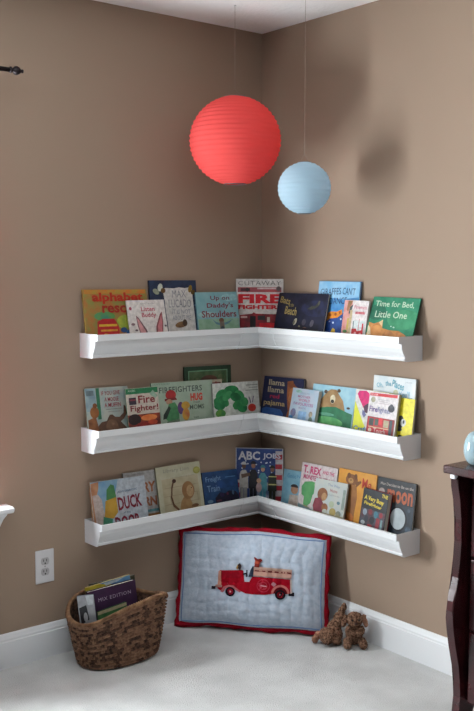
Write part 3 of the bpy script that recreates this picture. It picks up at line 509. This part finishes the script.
book(F['me'], 'orange book lettered Me with a brown bear on the lowest shelf', 'd89a40:cc8c34', '9c6428', [
    ('e', .36, .20, .16, .12, '8c5c38:7a4c2c'), ('e', .28, .12, .05, .06, '6c4428'), ('e', .46, .12, .04, .06, '6c4428'), ('e', .34, .22, .07, .06, 'b08450'), ('e', .34, .21, .015, .015, '201810'), ('p', [(.20, .30), (.50, .30), (.54, .55), (.50, .9), (.5, 1.3), (.22, 1.3), (.24, .7)], '8a5a34:a06c3c'),
    ('p', [(.46, .24), (.60, .18), (.62, .22), (.50, .34)], '7a5030'), ('t', 'Me', .64, .12, .88, .34, 'b83c28', .01, -3), ('e', .3, 1.0, .2, .12, 'b86c34')])
book(F['black'], 'small thick black book with yellow lettering and grey page edges, right shelf end', '16181c:22262c', '8c2028', [
    ('t', 'THE', .74, .05, .98, .15, 'd0b838', .04, -3), ('t', 'A Very Busy', .08, .20, .86, .36, 'd8c03c', .04, -4), ('t', 'Firefighter', .10, .37, .80, .49, 'd0b838', .04, -4),
    ('r', .03, .56, .97, 1.3, '3c4c58:54242c'), ('e', .18, .66, .08, .09, '8c9ca8'), ('e', .4, .62, .08, .08, '7c2830'), ('e', .62, .66, .08, .10, '3c7484'), ('e', .82, .64, .07, .08, '8c2430'), ('e', .28, .84, .08, .1, '30303c'), ('e', .5, .84, .1, .1, '1c2028'), ('r', .66, .74, .8, 1.2, '8c2430'), ('e', .16, .96, .08, .06, 'a0a8ac'), ('e', .44, 1.0, .1, .04, '9c3038'), ('r', .84, .76, .92, 1.2, '6c8c90')])
book(F['moon'], 'black book lettered moon with large white moon, rightmost on the lowest shelf', '1e2126:2a2f36', '14161a', [
    ('t', 'Max Decides to Be on the', .08, .085, .95, .145, 'a89c94', .015), ('e', .13, .28, .08, .07, 'a89890'), ('t', 'moon', .28, .20, .95, .46, 'a4502c', .03, 0),
    ('r', .42, .48, .98, 1.3, '2c3844:20262e'), ('e', .62, .76, .23, .25, '1a1c20'), ('e', .61, .76, .195, .215, 'b4bcc0:a4acb0'), ('e', .9, 1.0, .08, .14, '4c5c6c:303c48'), ('e', .75, 1.12, .2, .05, '7c8c98'), ('e', .88, .55, .04, .04, '3c4854')])
# ------------------------------------------------------------------ quilted pillow leaning across the corner
PA = Vector((-.512, -.056, .006)); PD = Vector((.638, -.7695, 0)).normalized(); PN0 = PD.cross(Vector((0, 0, 1)))   # outward = towards the room
lean = math.radians(12)
PU = (Vector((0, 0, 1)) * math.cos(lean) - PN0 * math.sin(lean)).normalized(); PN = PD.cross(PU)
pil = thing('quilted_pillow', 'pale blue quilted pillow with red border and fire truck, leaning in the corner', 'pillow')
pil.matrix_world = Matrix(((PD.x, PU.x, PN.x, PA.x), (PD.y, PU.y, PN.y, PA.y), (PD.z, PU.z, PN.z, PA.z), (0, 0, 0, 1)))
PW, PH, BR = .634, .394, .013
def outline(s, t):                               # s,t in -1..1 -> x,y of the sham face, corners drawn out a little
    x = PW/2 + s * (PW/2 - BR) * (1 - .025 * (1 - t*t)) ; y = PH/2 + t * (PH/2 - BR) * (1 + (.075 if t > 0 else -.02) * (1 - s*s)) + .003*math.sin(s*6+1)*t
    return x, y
def puff(s, t, k=.062):
    b = max(0, (1 - abs(s)**3.0)) ** .6 * max(0, (1 - abs(t)**3.0)) ** .6
    x = s*14 + .8*noise.noise(Vector((s*2.5, t*3, 1))); y = t*9 + .8*noise.noise(Vector((s*2.5, t*3, 5)))
    q = (abs(math.sin(x*1.57)) ** .5) * .006 + (abs(math.sin(y*1.57)) ** .5) * .004
    w = .010 * noise.noise(Vector((s*3, t*2.4, 0))) + .0025 * noise.noise(Vector((s*9, t*7, 3)))
    return b * (k + q + w)
def surf(s, t):
    x, y = outline(s, t); return Vector((x, y, puff(s, t)))
def sheet(fn, nx, ny):
    bm = bmesh.new(); R = [[bm.verts.new(fn(-1 + 2*i/nx, -1 + 2*j/ny)) for i in range(nx+1)] for j in range(ny+1)]
    for j in range(ny):
        for i in range(nx): bm.faces.new((R[j][i], R[j][i+1], R[j+1][i+1], R[j+1][i]))
    return bm
M_quilt = mat('pale_blue_quilt_cotton', '#b2bfd0', .9, '#c4cdda', 60, bump=.5, bscale=120, spec=.1)
nt = M_quilt.node_tree                          # woven-in pinstripes of the cotton
M_qred = mat('red_quilt_cotton', '#a01426', .9, '#8a1022', 30, bump=.5, bscale=90, spec=.1)
obj('quilt_front', sheet(surf, 130, 90), M_quilt, pil, True)
obj('quilt_back', sheet(lambda s, t: Vector((*outline(s, t), -puff(s, t, .030))), 60, 40), mat('pillow_backing', '#8c1828', .9), pil, True)
def around(n, e, zf=0):                          # closed loop around the face, pushed outwards by e
    P = []
    per = [(-1 + 2*i/n, -1) for i in range(n)] + [(1, -1 + 2*i/n) for i in range(n)] + [(1 - 2*i/n, 1) for i in range(n)] + [(-1, 1 - 2*i/n) for i in range(n)]
    for k, (s, t) in enumerate(per):
        x, y = outline(s, t); m = max(abs(s), abs(t)); dx = s if abs(s) > .97 else 0; dy = t if abs(t) > .97 else 0
        wv = 1 + .22*math.sin(k*.55) + .15*math.sin(k*1.31)
        P.append(Vector((x + dx*e*wv, y + dy*e*wv, zf + (.004*math.sin(k*.8) if e > 0 else 0))))
    return P
bm = bmesh.new(); n = 40
A0 = around(n, -.008, .008); A1 = around(n, .004, .011); A2 = around(n, .012, .002); A3 = around(n, .006, -.010); A4 = around(n, -.008, -.010)
N = len(A0); rings = [[q[i] for q in (A0, A1, A2, A3, A4)] for i in range(N)]; rings.append(rings[0])
loft(bm, rings, caps=False); bmesh.ops.remove_doubles(bm, verts=bm.verts, dist=1e-6); obj('red_border', bm, M_qred, pil, True)
bm = bmesh.new(); ps = []
for i in range(4*n):
    k = i // n; f = -1 + 2*(i % n)/n; s, t = ((f*.94, -.93), (.945, f*.93), (-f*.94, .93), (-.945, -f*.93))[k]; v = surf(s, t); v.z += .001; ps.append(v)
tube(bm, ps, .0022, 6, closed=True); obj('blue_piping', bm, mat('blue_piping', '#6f88b4', .8), pil, True)
# appliqué fire truck, drawn in truck units (x 0..100, y 0..42 up) and laid on the quilt
def tm(x, y):                                    # truck unit -> s,t
    return -.500 + x * .01085, -.005 + (y - 21) * .0166 + .035
tk_layer = [0]
def patch(name, shapes, parent, cut=3, label=None):
    bm = bmesh.new(); mats = []
    for pts, col in shapes:
        tk_layer[0] += 1
        if col not in mats: mats.append(col)
        b2 = bmesh.new(); f = b2.faces.new([b2.verts.new((x, y, 0)) for x, y in pts]); bmesh.ops.triangulate(b2, faces=[f])
        for _ in range(cut):
            L = [e for e in b2.edges if e.calc_length() > 3.5]
            if L: bmesh.ops.subdivide_edges(b2, edges=L, cuts=1); bmesh.ops.triangulate(b2, faces=b2.faces)
        mp = {v: bm.verts.new(surf(*tm(v.co.x, v.co.y)) + Vector((0, 0, .0016 + .00022 * tk_layer[0]))) for v in b2.verts}
        for f in b2.faces:
            g = bm.faces.new([mp[v] for v in f.verts]); g.material_index = mats.index(col)
        b2.free()
    me = bpy.data.meshes.new(name); bm.normal_update()
    for f in bm.faces:
        if f.normal.z < 0: f.normal_flip()
    bm.to_mesh(me); bm.free()
    for c in mats: me.materials.append(mat('felt_' + c, c, .9, bump=.3, bscale=300, spec=.05))
    o = link(name, me, parent)
    if label: o['label'] = label
    return o
def circ(cx, cy, r, n=20, a0=0, a1=360):
    return [(cx + r*math.cos(math.radians(a0+(a1-a0)*i/n)), cy + r*math.sin(math.radians(a0+(a1-a0)*i/n))) for i in range(n if a1-a0 >= 360 else n+1)]
RED, DR = '9c0e20', '7c0e1a'
tr = patch('fire_truck_applique', [
    ([(8, 32), (36, 33.5), (38, 33), (40, 20), (46, 20), (50, 27), (97, 26), (98, 9), (92, 7), (88, 7), (82, 7), (75, 7), (72, 6), (66, 5), (50, 4.5), (42, 5), (34, 8), (28, 11), (22, 12), (16, 9), (14, 5), (9, 7), (6, 9), (7, 20)], RED),
    ([(10, 31), (34, 32), (34, 24), (10, 23)], '8c1020'),
    ([(7, 31), (10, 33), (11, 14), (6, 14)], 'c88c78'), ([(2, 10), (12, 11), (12, 14), (4, 14)], 'a88078'), ([(10, 5), (14, 12), (20, 14.5), (26, 14), (31, 10), (36, 7), (34, 5.5), (27, 9.5), (21, 12), (16, 9), (13, 4)], 'b8686c'),
    (circ(64, 16.5, 8.2), 'b8384c'), (circ(64, 16.5, 7.3), RED), (circ(64, 16.5, 5), 'b04050'), (circ(64, 16.5, 4.2), '941020'),
    ([(60, 16), (68, 15.4), (68, 16.8), (60, 17.2)], 'c89098'), ([(73, 19), (76, 22), (80, 19.5), (77, 16)], 'b07880'),
    (circ(85, 7.5, 11, 16, 5, 172) + circ(85, 7.5, 8.2, 16, 172, 5) if False else [*circ(85, 7.5, 11.2, 16, 0, 175), *circ(85, 7.5, 8.4, 16, 175, 350)[:1], *[(85 + 8.4*math.cos(math.radians(a)), 7.5 + 8.4*math.sin(math.radians(a))) for a in range(170, -1, -12)]], 'c06c68'),
    (circ(85, 7.5, 8, 16, 0, 180), '5a1018')], pil, label='red fire truck applique sewn on the quilt')
for cx, r, nm in ((22.5, 6.2, 1), (85, 6.4, 2)):
    patch('wheel', [(circ(cx, 6, r), '1c1820'), (circ(cx, 6, r*.62), '8c1424'), (circ(cx, 6, r*.2), 'd0b0b0')], tr)
patch('ladder', [([(50, 28), (98, 27), (98, 38), (50, 38.5)], 'c09484'), ([(50, 33), (98, 32), (98, 33.2), (50, 34)], '9c6a60')]
      + [([(x, 33.2), (x+5, 33), (x+5, 34.4), (x, 34.6)], '6a1c24') for x in (53, 61, 69, 77, 85, 92)] + [([(50, 36.6), (98, 36.2), (98, 38.2), (50, 38.7)], 'c8a898')], tr)
patch('windscreen', [([(45, 26), (47, 34), (50, 39), (51.5, 39), (51, 27)], '2c3444')], tr)
patch('steering_wheel', [([(38, 28), (43, 29), (43, 31), (38, 30)], '1c1c28'), ([(42, 26), (44, 26), (43.5, 34), (42, 34)], '1c1c28')], tr)
patch('bell', [([(34, 33), (36, 38), (34, 42), (31, 40), (31, 36)], '3c3030'), ([(31, 34), (33, 38), (31, 40), (29, 36)], 'b89050')], tr)
patch('dog_figure', [([(52, 38), (53, 45), (51, 49), (52, 50), (56, 47.5), (60, 48.5), (62, 46), (59, 44), (58, 38)], '7c2c28'), ([(52, 42), (57, 42), (58, 45), (53, 46)], 'a84c38')], tr)
patch('bumper', [([(95, 5), (102, 5), (102, 10), (99, 10), (98, 8), (95, 8)], '201c24'), ([(-1, 8), (4, 8), (4, 12), (-1, 12)], '2c2028')], tr)
patch('trim', [([(96.5, 26), (98.5, 26), (99.5, 9), (97.5, 8)], 'c8b4b0')], tr)
# ------------------------------------------------------------------ plush dogs
M_fur = mat('brown_curly_plush', '#52392c', .95, '#9c7862', 170, bump=1, bscale=260, spec=.05, contrast=(.4, .6))
M_fur2 = mat('tan_plush', '#b0806a', .95, '#8a6450', 100, bump=.8, bscale=190, spec=.05)
M_eye = mat('plush_eye', '#120d0c', .2, spec=.6); M_nose = mat('plush_nose', '#3a201c', .6)
tex = bpy.data.textures.new('curly', 'CLOUDS'); tex.noise_scale = .0045; tex.noise_depth = 1
def plush(name, balls, parent, m, vox=.0018, st=.0055):
    bm = bmesh.new()
    for c, r, *rt in balls:
        ball(bm, c, r, 18, rot=Matrix.Rotation(math.radians(rt[0]), 3, rt[1]) if rt else None)
    o = obj(name, bm, m, parent)
    md = o.modifiers.new('r', 'REMESH'); md.mode = 'VOXEL'; md.voxel_size = vox
    d = o.modifiers.new('d', 'DISPLACE'); d.texture = tex; d.strength = st; d.mid_level = .4; d.texture_coords = 'LOCAL'
    evaluate(o); o.data.polygons.foreach_set('use_smooth', [True] * len(o.data.polygons)); return o
def face(t, c, fx, s=1, tilt=None):               # eyes and nose around head centre c, face towards -y
    R = tilt or Matrix.Identity(3)
    for sx in (-1, 1):
        bm = bmesh.new(); ball(bm, Vector(c) + R @ Vector((sx*.0115*s, -.0265*s, .006*s)), .0036*s, 12); obj('eye', bm, M_eye, t, True)
    bm = bmesh.new(); ball(bm, Vector(c) + R @ Vector((0, -.0365*s, -.003*s)), (.0052*s, .0035*s, .004*s), 14, rot=R); obj('nose', bm, M_nose, t, True)
# the sitting one
t = thing('plush_dog', 'brown curly plush dog sitting upright against the right baseboard', 'stuffed toy', (-.083, -.655, .001), math.radians(-38), 'small brown plush dogs'); t.scale = (1.13, 1.13, 1.13)
plush('body', [((0, .004, .036), (.028, .024, .034)), ((0, .0, .060), (.024, .020, .020)), ((0, -.008, .094), (.029, .026, .025)), ((0, -.026, .089), (.015, .013, .012)),
               ((-.022, -.016, .058), (.011, .012, .018), 25, 'X'), ((.022, -.016, .058), (.011, .012, .018), 25, 'X'), ((-.010, -.026, .050), (.011, .010, .010)), ((.011, -.026, .050), (.011, .010, .010)),
               ((-.025, -.018, .018), (.014, .024, .014)), ((.025, -.018, .018), (.014, .024, .014)), ((-.028, -.040, .018), (.014, .012, .016)), ((.026, -.042, .018), (.014, .012, .016))], t, M_fur)
for sx in (-1, 1):
    plush('ear', [((sx*.030, -.006, .098), (.008, .009, .013), sx*30, 'Y'), ((sx*.036, -.008, .084), (.008, .011, .018), -sx*14, 'Y')], t, M_fur2 if sx > 0 else M_fur)
face(t, (0, -.009, .094), 0, 1)
# the one lying on its front, head down towards the camera, body up against the pillow
t = thing('plush_dog', 'brown curly plush dog slumped face down between pillow and the sitting dog', 'stuffed toy', (-.156, -.582, .001), math.radians(-82), 'small brown plush dogs'); t.scale = (1.13, 1.13, 1.13)
plush('body', [((0, 0, .030), (.032, .027, .027)), ((.0126, -.019, .022), (.016, .016, .014)), ((.006, .030, .052), (.024, .024, .030), -30, 'X'), ((.012, .052, .078), (.022, .020, .026), -25, 'X'), ((.014, .060, .100), (.012, .012, .018)), ((.026, .030, .036), (.012, .014, .024), 20, 'X'), ((-.014, .040, .030), (.013, .024, .014)), ((.030, .012, .016), (.012, .018, .012)), ((.020, .066, .118), (.009, .009, .014))], t, M_fur)
for sx in (-1, 1):
    plush('ear', [((sx*.025, sx*.017, .034), (.011, .010, .010)), ((sx*.032, sx*.022 - .004, .018), (.011, .012, .016), -sx*25, 'Y')], t, M_fur2 if sx < 0 else M_fur)
face(t, (0, -.002, .028), 0, 1.0, Matrix.Rotation(math.radians(35), 3, 'Z') @ Matrix.Rotation(math.radians(14), 3, 'X'))
# ------------------------------------------------------------------ woven basket with books
BC = Vector((-.853, -.178, 0))
bk = thing('woven_basket', 'oval brown woven seagrass basket full of books by the left baseboard', 'basket', BC, 0)
def rim_z(th): return .188 + .027 * (1 - math.cos(2*(th - .30))) + .008*math.cos(th)
def bas(th, f, wall=0):                          # f 0..1 up the side
    a = .150 + .042 * f ** .8 - wall; b = .096 + .028 * f ** .8 - wall; e = 2.35
    c, s = math.cos(th), math.sin(th)
    return Vector((a * math.copysign(abs(c)**(2/e), c), b * math.copysign(abs(s)**(2/e), s), .004 + f * (rim_z(th) - .010)))
NR, NT, SUB = 17, 62, 4
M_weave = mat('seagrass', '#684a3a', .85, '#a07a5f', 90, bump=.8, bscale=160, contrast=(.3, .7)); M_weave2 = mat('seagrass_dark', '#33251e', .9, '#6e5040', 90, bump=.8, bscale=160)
bm = bmesh.new(); rows = NR * 6; cols = NT * SUB; G = []
for i in range(rows + 1):
    f = i / rows; r = []
    for j in range(cols):
        th = 2*PI*j/cols; p = bas(th, f); k = i / 6; ph = (j / SUB + .5 * (int(k) % 2)) % 1
        bumpy = math.sin(PI * (k % 1)) ** .6 * (.35 + .65 * math.sin(PI * ((ph + .35*(k % 1)) % 1)))
        nrm = Vector((p.x / .2**2, p.y / .12**2, 0)).normalized()
        p += nrm * (.0095 * bumpy + .0018 * noise.noise(p * 60)); r.append(p)
    G.append([bm.verts.new(p) for p in r])
for i in range(rows):
    for j in range(cols):
        f = bm.faces.new((G[i][j], G[i][(j+1) % cols], G[i+1][(j+1) % cols], G[i+1][j])); k = int(i / 6)
        f.material_index = 1 if (random.Random(int(((j + 2*(k % 2)) // SUB) * 91 + k * 13)).random() < .38) else 0
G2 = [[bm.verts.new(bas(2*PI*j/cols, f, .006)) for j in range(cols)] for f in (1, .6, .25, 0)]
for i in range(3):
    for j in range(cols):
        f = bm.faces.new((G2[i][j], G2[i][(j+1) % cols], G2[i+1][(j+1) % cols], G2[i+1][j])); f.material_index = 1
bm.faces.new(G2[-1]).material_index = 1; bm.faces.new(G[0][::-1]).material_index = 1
obj('woven_wall', bm, [M_weave, M_weave2], bk, True)
bm = bmesh.new(); ring = [bas(2*PI*j/96, 1) + Vector((0, 0, .004)) for j in range(96)]
tube(bm, ring, .0052, 8, closed=True)
for s0 in (0, 1, 2):                              # wrapping strand around the rim
    pts = []
    for j in range(96 * 6):
        a = 2*PI*j/(96*6); c = bas(a, 1) + Vector((0, 0, .004)); n_ = Vector((math.cos(a), math.sin(a), 0)); w = a*62 + s0*2*PI/3
        pts.append(c + n_ * .0062 * math.cos(w) + Vector((0, 0, .0062 * math.sin(w))))
    tube(bm, pts, .0026, 5, closed=True)
obj('wrapped_rim', bm, mat('rim_seagrass', '#a37e5e', .85, '#7c5840', 45, bump=.6), bk, True)
for e in (0, 1):                                  # braided end handles
    bm = bmesh.new(); th0 = 0 if e == 0 else PI
    for st in range(3):
        pts = []
        for j in range(49):
            u = j / 48; a = th0 + (-.55 + 1.1*u) * (1 if e == 0 else -1); c = bas(a, 1); n_ = Vector((math.cos(a), math.sin(a), 0)); w = u*26 + st*2*PI/3
            pts.append(c + n_ * (.002 + .004*math.cos(w)) + Vector((0, 0, -.004 + .014*math.sin(PI*u) * (1 if e == 0 else .2) + .004*math.sin(w))))
        tube(bm, pts, .0042, 6)
    obj('braided_handle', bm, M_weave, bk, True)
def loose(label, name, w, h, th, c, ax, upv, cover, spine, art, soft=False):
    a = Vector(ax).normalized(); b = Vector(upv); b = (b - a * b.dot(a)).normalized(); n_ = a.cross(b); O = Vector(c)
    t = thing(name, label, 'magazine' if name == 'magazine' else 'book', (0, 0, 0), 0, 'books in the woven basket')
    t.matrix_world = Matrix(((a.x, b.x, n_.x, O.x), (a.y, b.y, n_.y, O.y), (a.z, b.z, n_.z, O.z), (0, 0, 0, 1)))
    book_body(t, w, h, th, cover, spine, .0006 if soft else .003, soft)
    A = Art(w, h, 1, .0002); A.run(art); A.finish(t); return t
X1 = (1, -.12, .10)
loose('purple book lettered MIX EDITION leaning in the woven basket', 'book', .195, .19, .020, (-.972, -.200, .088), (1, -.10, .07), (-.04, .10, 1), '3a2440:44284a', '2c1a30', [
    ('t', 'MIX EDITION', .20, .17, .88, .24, 'b8a8bc', .0, 0, 1.2)])
loose('yellow magazine with a blue corner behind the purple book in the basket', 'magazine', .185, .205, .006, (-.955, -.168, .080), (1, -.10, .10), (-.02, .10, 1), 'b8a432:c8b440', 'a89430', [
    ('p', [(.3, .0), (1, .0), (1, .16), (.66, .10)], '3c6ca4:6c9cc4'), ('p', [(.4, .02), (.9, .0), (.7, .06), (.45, .07)], 'c0ccd4')], True)
loose('dark olive magazine at the very back of the basket', 'magazine', .19, .19, .006, (-.925, -.118, .085), (1, -.10, .02), (-.05, .12, 1), '2c2c20:4c4c38', '202018', [('e', .5, .1, .2, .06, '6c6c50')], True)
loose('grey and white book with a black patch at the left end of the basket', 'book', .060, .180, .008, (-1.012, -.190, .092), (.80, -.60, .10), (-.12, .10, 1), '8c8c90:a8a8ac', '70707a', [
    ('p', [(.05, .25), (.5, .2), (.6, .5), (.1, .6)], '1c1c22'), ('e', .4, .45, .12, .10, 'b8b8bc'), ('p', [(.5, .0), (1, .0), (.9, .2), (.6, .2)], 'c0c4c8')])
loose('green book with cream page edge in front of the purple book', 'book', .120, .122, .008, (-.950, -.226, .088), (1, -.06, .12), (-.02, .06, 1), '35603c:4c7c48', '2c5030', [
    ('r', .0, .0, 1, .10, 'b8ac8c'), ('e', .25, .45, .12, .10, 'a8683c')])
loose('red and olive magazine leaning at the left rim of the basket', 'magazine', .07, .145, .005, (-.990, -.148, .088), (1, -.1, .05), (-.05, .06, 1), '5c1c20:3c3c24', '4c2020', [('e', .5, .3, .2, .1, 'a8a850')], True)
# ------------------------------------------------------------------ dresser at the right edge
dr = thing('dresser', 'dark cherry wood dresser with curved legs at the right edge', 'dresser', (0, 0, 0))
DY0, DY1, DT = -1.425, -2.45, .888
bm = bmesh.new(); box(bm, (-.522, DY1, DT - .024), (-.018, DY0, DT), bev=.004); obj('top', bm, M_wood, dr)
CT = [(.864, -.497), (.850, -.506), (.825, -.502), (.786, -.492), (.726, -.482), (.66, -.483), (.609, -.487), (.556, -.492), (.52, -.502), (.489, -.512), (.46, -.516), (.437, -.515), (.40, -.510), (.351, -.500), (.285, -.483), (.233, -.473), (.19, -.473), (.143, -.479), (.09, -.490), (.04, -.500), (0.001, -.500)]
for ya in (-1.440, DY1 + .04):
    bm = bmesh.new(); prism(bm, [(x, z) for z, x in CT] + [(-.455, .001), (-.425, .10), (-.40, .17), (-.08, .17), (-.06, .001), (-.022, .001), (-.022, .864)], ya, ya - .026)
    es = [e for e in bm.edges if abs((e.verts[0].co - e.verts[1].co).y) < 1e-6]
    bmesh.ops.bevel(bm, geom=es, offset=.003, segments=1, affect='EDGES'); obj('side_panel', bm, M_wood, dr)
bm = bmesh.new(); box(bm, (-.435, DY1 + .04, .172), (-.022, -1.466, .864)); obj('carcass', bm, M_black, dr)
for z0, z1 in ((.178, .394), (.400, .612), (.618, .838)):
    bm = bmesh.new(); box(bm, (-.462, DY1 + .07, z0), (-.436, -1.482, z1), bev=.004); d_ = obj('drawer', bm, M_wood, dr)
    for yy in (-1.72, -2.15):
        bm = bmesh.new(); ball(bm, (-.482, yy, (z0+z1)/2), (.010, .014, .014), 16); tube(bm, [(-.463, yy, (z0+z1)/2), (-.478, yy, (z0+z1)/2)], .005); obj('knob', bm, mat('knob_metal', '#7c7468', .3, metal=.8), d_, True)
bm = bmesh.new(); box(bm, (-.514, -1.462, .850), (-.492, -1.444, .8635), bev=.003); obj('shoulder_glare', bm, mat('glare_white', '#e6e6ea', .3, spec=.5), dr)  # white block added to mimic glare on the leg shoulder
# rounded pale blue glass ornament on the dresser
M_gl = mat('pale_blue_glass', '#d6eff6', .12, spec=.7); M_gl.node_tree.nodes['Principled BSDF'].inputs['Transmission Weight'].default_value = .6
gz = thing('glass_ornament', 'pale blue rounded glass ornament standing on the dresser top', 'ornament', (-.440, -1.488, DT + .0003))
bm = bmesh.new(); prof = [(.020, .000), (.030, .003), (.038, .015), (.043, .035), (.043, .055), (.038, .075), (.028, .090), (.014, .098), (.011, .098), (.024, .088), (.034, .073), (.039, .055), (.039, .035), (.034, .017), (.027, .008), (.0, .006)]
loft(bm, [[(r*math.cos(2*PI*k/36), r*math.sin(2*PI*k/36), z) for k in range(36)] for r, z in prof[:-1]], caps=True); obj('bowl', bm, M_gl, gz, True)
bm = bmesh.new(); ball(bm, (0, 0, .040), (.030, .030, .030), 24); obj('blue_filling', bm, mat('blue_filling', '#5f8fbc', .5, '#88b0d0', 40), gz, True)
# ------------------------------------------------------------------ light: daylight through the left window, weak fill added at the rear
w = bpy.data.worlds.new('sky'); bpy.context.scene.world = w; w.use_nodes = True
bg = w.node_tree.nodes['Background']; bg.inputs[0].default_value = (.75, .85, 1, 1); bg.inputs[1].default_value = .3
def area(name, loc, rot, sx, sy, power, col, spread=180):
    l = bpy.data.lights.new(name, 'AREA'); l.shape = 'RECTANGLE'; l.size = sx; l.size_y = sy; l.energy = power; l.color = col; l.spread = math.radians(spread)
    o = bpy.data.objects.new(name, l); COL.objects.link(o); o.location = loc; o.rotation_euler = rot
area('window_and_fill_light', ((WX0+WX1)/2 - .08, .26, 1.10), Vector((.50, -1, .22)).to_track_quat('-Z', 'Y').to_euler(), WX1-WX0-.12, .95, 298, (.9, .97, 1))   # bright ground outside, sky shaded by the eaves
area('window_and_fill_light', ((BX0+BX1)/2, YW-.2, (BZ0+BZ1)/2), (PI/2, 0, 0), BX1-BX0-.1, BZ1-BZ0-.1, 6, (.9, .96, 1))  # added fill lamp behind the rear opening
# ------------------------------------------------------------------ camera
cd = bpy.data.cameras.new('camera'); cam = bpy.data.objects.new('camera', cd); COL.objects.link(cam)
cd.sensor_fit = 'VERTICAL'; cd.sensor_height = 36; cd.lens = 966.43 / 711 * 36; cd.clip_start = .05
cam.location = (-2.711, -3.1943, 1.4505)
yaw, pit = .8926, -.0891
fw = Vector((math.cos(yaw)*math.cos(pit), math.sin(yaw)*math.cos(pit), math.sin(pit)))
cam.rotation_euler = fw.to_track_quat('-Z', 'Y').to_euler()
S = bpy.context.scene; S.camera = cam
S.view_settings.view_transform = 'Standard'; S.view_settings.look = 'None'; S.view_settings.exposure = 0; S.view_settings.gamma = 1; S.view_settings.use_curve_mapping = False
